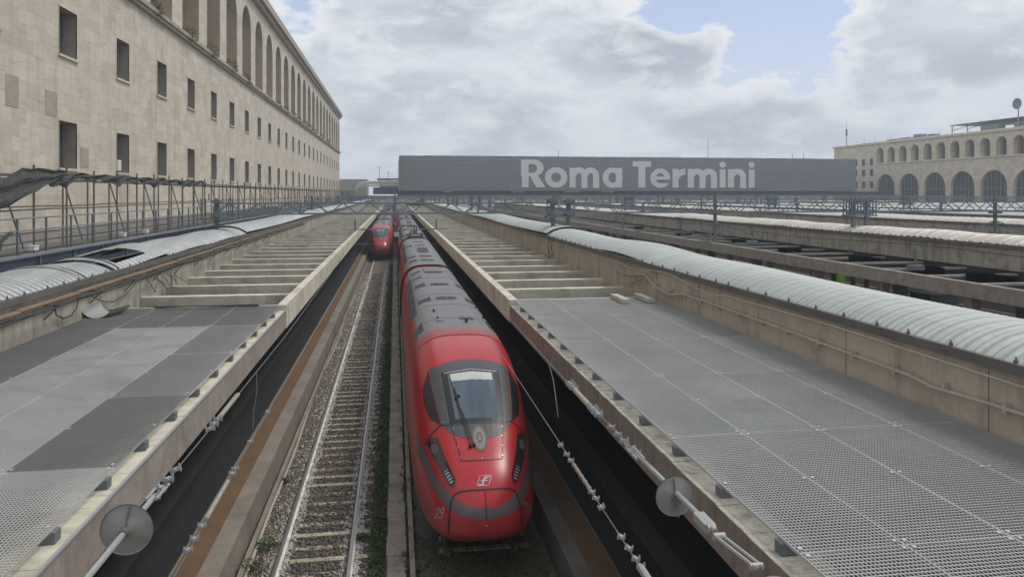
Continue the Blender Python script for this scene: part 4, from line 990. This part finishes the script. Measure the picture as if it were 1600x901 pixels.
def make_train():
    t=thing('high_speed_train','long red train with grey roof filling the track right of the walkway','train',(0,0,0))
    m=MB(); Ss=[0,.001,.003,.007,.013,.021,.03,.04,.05,.08,.12,.17,.23,.3,.38,.47,.57,.68,.8,.95,1.1,1.25,1.4,1.6,1.8,2.0,2.2,2.4,2.6,2.8,3.0,3.25,3.5,3.75,4,4.3,4.6,5,5.5,6,6.5,7,10,14,18,22,24.7]
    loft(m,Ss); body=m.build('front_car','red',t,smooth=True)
    bvh=BVHTree.FromPolygons([Vector(v) for v in m.v],m.f)
    def proj(u,w,off):
        o=Vector((u,w*SA-CA*10,w*CA+SA*10)); h,nrm,_,_=bvh.ray_cast(o,Vector((0,CA,-SA)))
        if h is None: return None
        if nrm.y>0 and nrm.z<0: nrm=-nrm
        if nrm.dot(Vector((0,-CA,SA)))<0: nrm=-nrm
        return h+nrm*off
    def patch(name,mt,fn,u0,u1,w0,w1,res,off,**tg):
        m=MB(); idx={}
        def vid(i,j):
            if (i,j) not in idx:
                p=proj(u0+i*res,w0+j*res,off)
                if p is None: idx[(i,j)]=None
                else: idx[(i,j)]=len(m.v); m.v.append(tuple(p))
            return idx[(i,j)]
        nu=int(round((u1-u0)/res)); nw=int(round((w1-w0)/res))
        for i in range(nu):
            for j in range(nw):
                if not fn(u0+(i+.5)*res,w0+(j+.5)*res): continue
                q=[vid(i,j),vid(i+1,j),vid(i+1,j+1),vid(i,j+1)]
                if None in q: continue
                m.f.append(tuple(q)); m.m.append(0)
        return m.build(name,mt,body,smooth=True,**tg) if m.f else None
    def inpoly(P):
        def f(x,y):
            c=False; n=len(P)
            for i in range(n):
                (x1,y1),(x2,y2)=P[i],P[(i+1)%n]
                if (y1>y)!=(y2>y) and x<(x2-x1)*(y-y1)/(y2-y1)+x1: c=not c
            return c
        return f
    mk=[(0,4.70),(.3,4.69),(.6,4.62),(.97,4.50),(.94,4.1),(.87,3.6),(.79,3.12),(.62,2.93),(.45,2.83),(.2,2.76),(0,2.75)]
    mkf=inpoly([(0.0001,4.70)]+mk[1:-1]+[(-0.0001,2.75)]); mask=lambda u,w: mkf(abs(u)+.0002,w)
    patch('nose_mask','tgrey',mask,-1.1,1.1,2.6,4.8,.016,.006)
    fr=inpoly([(-.01,4.44),(.70,4.36),(.60,3.10),(-.01,3.13)]); patch('windscreen_frame','tblack',lambda u,w:fr(abs(u),w),-.8,.8,3.05,4.5,.012,.010)
    gl=inpoly([(-.01,4.37),(.56,4.30),(.47,3.19),(-.01,3.21)])
    ws=patch('windscreen','wglass',lambda u,w:gl(abs(u),w),-.7,.7,3.1,4.45,.012,.014)
    bl=inpoly([(-.01,4.34),(.50,4.29),(.485,4.10),(-.01,4.13)]); patch('sun_blind','blind',lambda u,w:bl(abs(u),w),-.6,.6,4.0,4.4,.012,.017)
    patch('windscreen_trim','silver',lambda u,w:abs(u)<.64 and abs(w-(4.405-.08*abs(u)/.64))<.012,-.66,.66,4.2,4.46,.008,.016)
    sw=inpoly([(.985,4.46),(1.15,4.0),(1.12,3.6),(1.0,3.25),(.80,3.11),(.885,3.6),(.955,4.1)])
    for s in (-1,1): patch('side_window','tblack',lambda u,w:sw(s*u,w),*sorted((s*.75,s*1.25)),3.05,4.5,.012,.008)
    # seams
    def seg(P,wd):
        def f(u,w):
            for (a,b),(c,d) in zip(P,P[1:]):
                L2=(c-a)**2+(d-b)**2; tt=max(0,min(1,((u-a)*(c-a)+(w-b)*(d-b))/L2)); 
                if (u-a-tt*(c-a))**2+(w-b-tt*(d-b))**2<wd*wd: return True
            return False
        return f
    sm=seg([(0,3.10),(.58,3.07),(.50,2.7),(.43,2.33),(0,2.33)],.009); patch('hatch_seam','tblack',lambda u,w:sm(abs(u),w),-.62,.62,2.3,3.15,.009,.009)
    sm2=seg([(.58,3.09),(.80,3.1),(1.02,2.9),(1.14,2.72)],.010); patch('panel_seam','tblack',lambda u,w:sm2(abs(u),w),-1.2,1.2,2.65,3.15,.010,.009)
    em=patch('emblem_ring','tstripe',lambda u,w:(u/.165)**2+((w-2.77)/.28)**2<1,-.2,.2,2.5,3.05,.008,.012)
    patch('emblem','emblem',lambda u,w:(u/.128)**2+((w-2.77)/.232)**2<1,-.2,.2,2.5,3.05,.008,.017)
    patch('emblem_centre','tstripe',lambda u,w:.3<(u/.065)**2+((w-2.78)/.12)**2<1,-.1,.1,2.6,2.95,.008,.021)
    scr=[(.54,3.0),(.50,2.8),(.47,2.6),(.44,2.4),(.0,2.36),(0,3.04),(.73,3.16)]
    patch('screw','silver',lambda u,w:any((abs(u)-a)**2+(w-b)**2<.014**2 for a,b in scr),-.8,.8,2.3,3.25,.010,.012)
    hl=inpoly([(1.10,2.74),(1.02,2.84),(.88,2.84),(.76,2.45),(.58,2.0),(.60,1.84),(.70,1.87),(.93,2.33)])
    gr=lambda u,w: (math.floor((w+u*.6)/.035)%2==0)
    for s in (-1,1):
        h=patch('headlight','lamp',lambda u,w:hl(s*u,w),*sorted((s*.5,s*1.2)),1.8,2.9,.010,.010)
        hp=inpoly([(.80,2.12),(.72,2.18),(.62,1.98),(.63,1.89),(.68,1.90)])
        patch('headlight_reflector','tstripe',lambda u,w:((abs(u)-.95)/.075)**2+((w-2.6)/.11)**2<1,*sorted((s*.8,s*1.1)),2.45,2.75,.010,.014)
        patch('headlight_grille','silver',lambda u,w:hp(s*u,w) and gr(s*u,w),*sorted((s*.5,s*.9)),1.85,2.2,.008,.014)
        rim=seg([(1.13,2.72),(.95,2.30),(.72,1.84)],.010); patch('headlight_rim','tstripe',lambda u,w:rim(s*u,w),*sorted((s*.65,s*1.2)),1.8,2.8,.009,.012)
    # coupler cover outline, stripe
    cov=[(0,1.765),(.3,1.765),(.50,1.75),(.61,1.70),(.67,1.60),(.71,1.40),(.735,1.15),(.74,.97)]
    cs=seg(cov,.013); patch('coupler_cover_seam','tblack',lambda u,w:cs(abs(u),w) or (abs(u)<.008 and 1.2<w<1.765),-.8,.8,.9,1.8,.0085,.011)
    def stripe(u,w):
        a=abs(u); c=1.315+.5*a*a+(1.6*(a-.67)**2 if a>.67 else 0); hw=.105+.13*max(0,a-.3)
        return abs(w-c)<hw and a<1.3
    patch('grey_stripe','tstripe',stripe,-1.3,1.3,1.15,3.0,.012,.006)
    # numbers
    FONT={'2':['01110','10001','10001','00001','00010','00100','01000','10000','11111'],'9':['01110','10001','10001','10001','01111','00001','00001','10001','01110']}
    def num(u,w,s):
        x=(u-s*.90+s*.25*(w-1.36))/.0135+ (5.5); y=(1.47-w)/.023
        
        if y<0 or y>=9 or x<0 or x>=11: return False
        r=int(y); c=int(x)
        if c<5: return FONT['2'][r][c]=='1'
        if c>=6: return FONT['9'][r][c-6]=='1'
        return False
    for s in (-1,1): patch('running_number','silver',lambda u,w:num(u,w,s) or num(u+.004,w,s),*sorted((s*.65,s*1.15)),1.2,1.5,.005,.009)
    # operator mark: slanted stylised f in a rounded outline
    def logo(u,w):
        v=w-1.93; x=u-v*.45
        box=abs(x)<.125 and abs(v)<.10
        inner=abs(x)<.112 and abs(v)<.087
        stem=abs(x+.012)<.022 and -.085<v<.05
        hook=(0<x+.02<.10 and .045<v<.075) or (abs(x+.0)<.03 and .03<v<.075)
        bar=-.07<x<.06 and -.012<v<.015; wave=-.10<x<-.02 and -.085<v<-.065
        return (box and not inner and (abs(x)+abs(v)<.20)) or (inner and (stem or hook or bar or wave))
    patch('operator_mark','silver',logo,-.2,.2,1.8,2.06,.006,.010)
    # wiper
    m=MB(); P=[proj(u,w,.05) for u,w in ((-.20,2.62),(-.26,2.95),(-.36,3.45),(-.42,3.9))]; m.tube(P,.014,6); P=[proj(u,w,.045) for u,w in ((-.15,2.62),(-.22,3.0),(-.33,3.4))]; m.tube(P,.009,5)
    P=[proj(u,w,.03) for u,w in ((-.50,4.15),(-.44,3.8),(-.40,3.5),(-.36,3.2))]; m.tube(P,.013,5)
    for u,w in ((-.22,2.60),(-.14,2.62),(-.36,3.72),(-.42,3.66)): p=proj(u,w,.03); m.box(p.x-.03,p.x+.03,p.y-.03,p.y+.03,p.z-.02,p.z+.03)
    m.build('wiper','tblack',body)
    # underframe
    m=MB(); m.box(-1.0,1.0,3.4,24.6,.0,.4); 
    for s in (4.6,7.2,18,20.6):
        for x in (-.76,.76): m.tube([(x-.06,s,.46),(x+.06,s,.46)],.45,16)
    m.build('bogies','tdark',body)
        # generic roof and side pieces
    def roofparts(par,s0,s1,front):
        m=MB(); n=22; Sy=list(np.arange(s0,s1+.01,.6)); hw=1.14
        for s in Sy:
            for k in range(n+1): x=-hw+2*hw*k/n; m.v.append((x,s,topz(x,s)+.012))
        for i in range(len(Sy)-1):
            for k in range(n): a=i*(n+1)+k; m.f.append((a,a+1,a+n+2,a+n+1)); m.m.append(0)
        m.build('roof','troof' if front else 'troofp',par,smooth=True)
        m=MB()
        for s in np.arange(s0+2.6,s1,2.75):
            m.tube([(x,s,topz(x,s)+.012) for x in np.linspace(-1.12,1.12,15)],.010,4)
        for x in (-1.14,1.14): m.tube([(x,s,topz(x,s)+.012) for s in (s0,s1-.05)],.018,5)
        m.build('roof_seam','vent',par)
        def disc(cx,cs,r,ring=True):
            m=MB(); nn=24; P=[(cx+r*math.cos(6.2832*k/nn),cs+r*math.sin(6.2832*k/nn)) for k in range(nn)]
            Q=[(x,s,topz(x,s)+.028) for x,s in P]; m.face(Q,0)
            for k in range(nn): j=(k+1)%nn; a,b=Q[k],Q[j]; m.face([a,b,(b[0],b[1],b[2]-.03),(a[0],a[1],a[2]-.03)],1)
            for q in (-.5,0,.5): m.beam((cx-r*.8,cs+q*r,topz(cx,cs)+.035),(cx+r*.8,cs+q*r,topz(cx,cs)+.035),.02,.012,1)
            m.beam((cx,cs-r*.9,topz(cx,cs)+.036),(cx,cs+r*.9,topz(cx,cs)+.036),.03,.014,1)
            m.build('fan_hatch',['vent','troofp'],par)
        def rect(x0,x1,a,b,name='roof_vent',mt='vent',h=.03):
            m=MB(); 
            zs=lambda x:topz(x,a if a>7 else 7)+.012
            m.face([(x0,a,zs(x0)+h),(x1,a,zs(x1)+h),(x1,b,zs(x1)+h),(x0,b,zs(x0)+h)],0)
            for p,q in (((x0,a),(x1,a)),((x1,a),(x1,b)),((x1,b),(x0,b)),((x0,b),(x0,a))): m.face([(p[0],p[1],zs(p[0])-.01),(q[0],q[1],zs(q[0])-.01),(q[0],q[1],zs(q[0])+h),(p[0],p[1],zs(p[0])+h)],1)
            for s in np.arange(a+.06,b-.03,.09): m.beam((x0+.02,s,zs(x0)+h+.006),(x1-.02,s,zs(x1)+h+.006),.012,.012,1)
            m.build(name,[mt,'troofp'],par)
        if front:
            disc(.36,8.0,.24); disc(.05,12.5,.40); disc(.05,16.7,.40); disc(.05,21.6,.46)
            rect(-1.24,-.98,7.1,8.3); rect(-.98,-.52,12.0,12.9); rect(-.98,-.55,16.3,17.3); rect(-1.0,-.6,19.5,20.0); rect(-1.0,-.6,21.8,22.4); rect(.98,1.24,7.1,8.3); rect(.75,1.1,12,12.9); rect(.75,1.1,16.3,17.3)
            rect(-1.27,-1.07,10.4,20.5,'side_grille')
            m=MB()
            for x,s,h,r in ((.30,7.35,.14,.05),(-.55,9.6,.1,.045),(-.5,8.3,.06,.05),(1.0,9.0,.12,.04),(.95,11,.06,.04),(-.38,22.5,.1,.03)): m.tube([(x,s,topz(x,s)),(x,s,topz(x,s)+h)],[r,r*.6],8)
            m.build('antenna','tblack',par); m=MB(); m.box(-.55,-.35,7.7,7.95,topz(.5,7.8),topz(.4,7.8)+.035); m.build('roof_box','troofp',par)
        else:
            disc(.05,s0+3.2,.40); disc(.05,s0+6.0,.40); disc(.05,s0+15.5,.40); disc(.05,s0+19.5,.40); rect(-.98,-.55,s0+3,s0+3.9); rect(-.98,-.55,s0+5.8,s0+6.6); rect(-.98,-.55,s0+15,s0+16); rect(-1.27,-1.07,s0+5,s0+20,'side_grille')
            rect(-.3,.4,s0+9,s0+12,'equipment_cover','troofp',.08)
        # windows along the sides
        for sx in (-1,1):
            m=MB(); X=1.463
            for s in np.arange(s0+ (2.5 if front else 1.6),s1-2.2,1.75):
                m.face([(sx*X,s,1.75),(sx*X,s+1.4,1.75),(sx*(X-.02),s+1.4,2.55),(sx*(X-.02),s,2.55)])
            m.build('side_windows','glassd',par)
            m=MB(); m.face([(sx*(X-.003),s0,.62),(sx*(X-.003),s1,.62),(sx*X,s1,1.05),(sx*X,s0,1.05)]); m.build('grey_skirt_band','tstripe',par)
    roofparts(body,5.6,24.6,True)
    # gangway with the dark arch
    def gang(par,s):
        m=MB(); pr=(1.40,3.86,.4,1.85,3.4); n=72; b=len(m.v)
        for q in (s,s+.35): m.v+=ring(q,n,pr)
        for k in range(n): m.f.append((b+k,b+(k+1)%n,b+(k+1)%n+n,b+k+n)); m.m.append(0)
        g=m.build('gangway','tblack',par)
        m=MB(); R=[p for p in ring(s+.17,72,(1.49,3.98,.4,1.85,3.4)) if p[2]>1.0]
        R.sort(key=lambda p:math.atan2(p[2]-1.0,p[0])); m.tube(R,.05,6); m.build('gangway_rubber','tblack',par)
    gang(body,24.7)
    # middle car
    m=MB(); b=0; pr=(1.46,3.93,.28,1.85,3.4)
    for s in (25.05,30,40,49.7): m.v+=ring(s,72,pr)
    for i in range(3):
        for k in range(72): a=i*72+k; c=i*72+(k+1)%72; m.f.append((a,c,c+72,a+72)); m.m.append(0)
    m.f.append(tuple(range(72))); m.f.append(tuple(216+k for k in range(72))[::-1]); m.m+=[0,0]
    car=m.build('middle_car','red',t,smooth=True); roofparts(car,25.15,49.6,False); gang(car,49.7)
    m=MB(); m.box(-1.2,1.2,25.4,49.4,-.02,.4)
    for s in (28,30.6,44,46.6):
        for x in (-.76,.76): m.tube([(x-.06,s,.46),(x+.06,s,.46)],.45,12)
    m.build('bogies','tdark',car)
    for k in range(1,6):
        c=car.copy(); COL.objects.link(c); c.parent=t; c.location=(0,25*k,0)
        for ch in list(car.children):
            d=ch.copy(); COL.objects.link(d); d.parent=c
    # pantograph well between first and second car
    m=MB()
    for dx in (-.5,.5): m.tube([(dx,51.0,4.0),(dx,51.0,4.35)],.07,8)
    m.tube([(-.9,51.6,4.1),(0,51.2,4.3),(.9,51.6,4.1)],.05,6); m.tube([(0,51.0,4.3),(.05,52.6,4.45)],.05,6); m.tube([(-.1,52.6,4.45),(-.1,51.0,4.85)],.04,6)
    m.tube([(.1,52.6,4.45),(.1,51.0,4.85)],.04,6); m.tube([(-.8,51,4.86),(-.5,51,4.9),(.5,51,4.9),(.8,51,4.86)],.03,6); m.box(-.7,.7,50.5,53,3.94,4.0)
    m.build('pantograph','tdark',t)
    m=MB(); m.tube([(-1.46,48.5,3.2),(-1.2,48.4,3.85),(-.6,48.3,4.12),(.2,48.4,4.2),(.9,48.8,4.1)],.03,6); m.build('roof_cable','tblack',t)
    return t
T1=make_train(); T1.location=(1.80,14.6,0); T1['group']='red high speed trains'
T2=dup(T1,(-1.7,88,0),'small distant red train facing the camera at the end of the empty track')
# ------------------------------------------------------------------ platform things to the right
def bin_(x,y,mt,label,w=.8,h=1.3,cat='bin'):
    m=MB(); z=.556; m.box(x-w/2,x+w/2,y-w/2,y+w/2,z+.12,z+h); m.box(x-w/2-.04,x+w/2+.04,y-w/2-.04,y+w/2+.04,z+h,z+h+.07)
    for a in (-1,1):
        for b in (-1,1): m.tube([(x+a*w*.4-.03,y+b*w*.4,z+.06),(x+a*w*.4+.03,y+b*w*.4,z+.06)],.06,8)
    m.build('waste_container' if cat=='bin' else 'luggage_trolley',mt,loc=(x,y,z),label=label,category=cat)
bin_(33.8,52.5,'green','bright green waste container under the second canopy',.7,1.15)
bin_(33.2,30.5,'blue','blue waste container under the second canopy at the right edge',1.2,1.5)
bin_(32.0,40,'steel','dark trolley standing under the second canopy',1.8,1.2,'trolley')
# haze
m=MB(); m.box(-60,300,-30,420,-1.45,45); hz=m.build('haze',[]); hz['kind']='stuff'
hm=bpy.data.materials.new('haze_air'); hm.use_nodes=True; nt=hm.node_tree; nt.nodes.clear(); o=nd(nt,'ShaderNodeOutputMaterial'); pv=nd(nt,'ShaderNodeVolumePrincipled')
pv.inputs['Color'].default_value=(.86,.92,1,1); pv.inputs['Density'].default_value=.0009; pv.inputs['Anisotropy'].default_value=.2; nt.links.new(pv.outputs[0],o.inputs['Volume'])
hz.data.materials.append(hm)
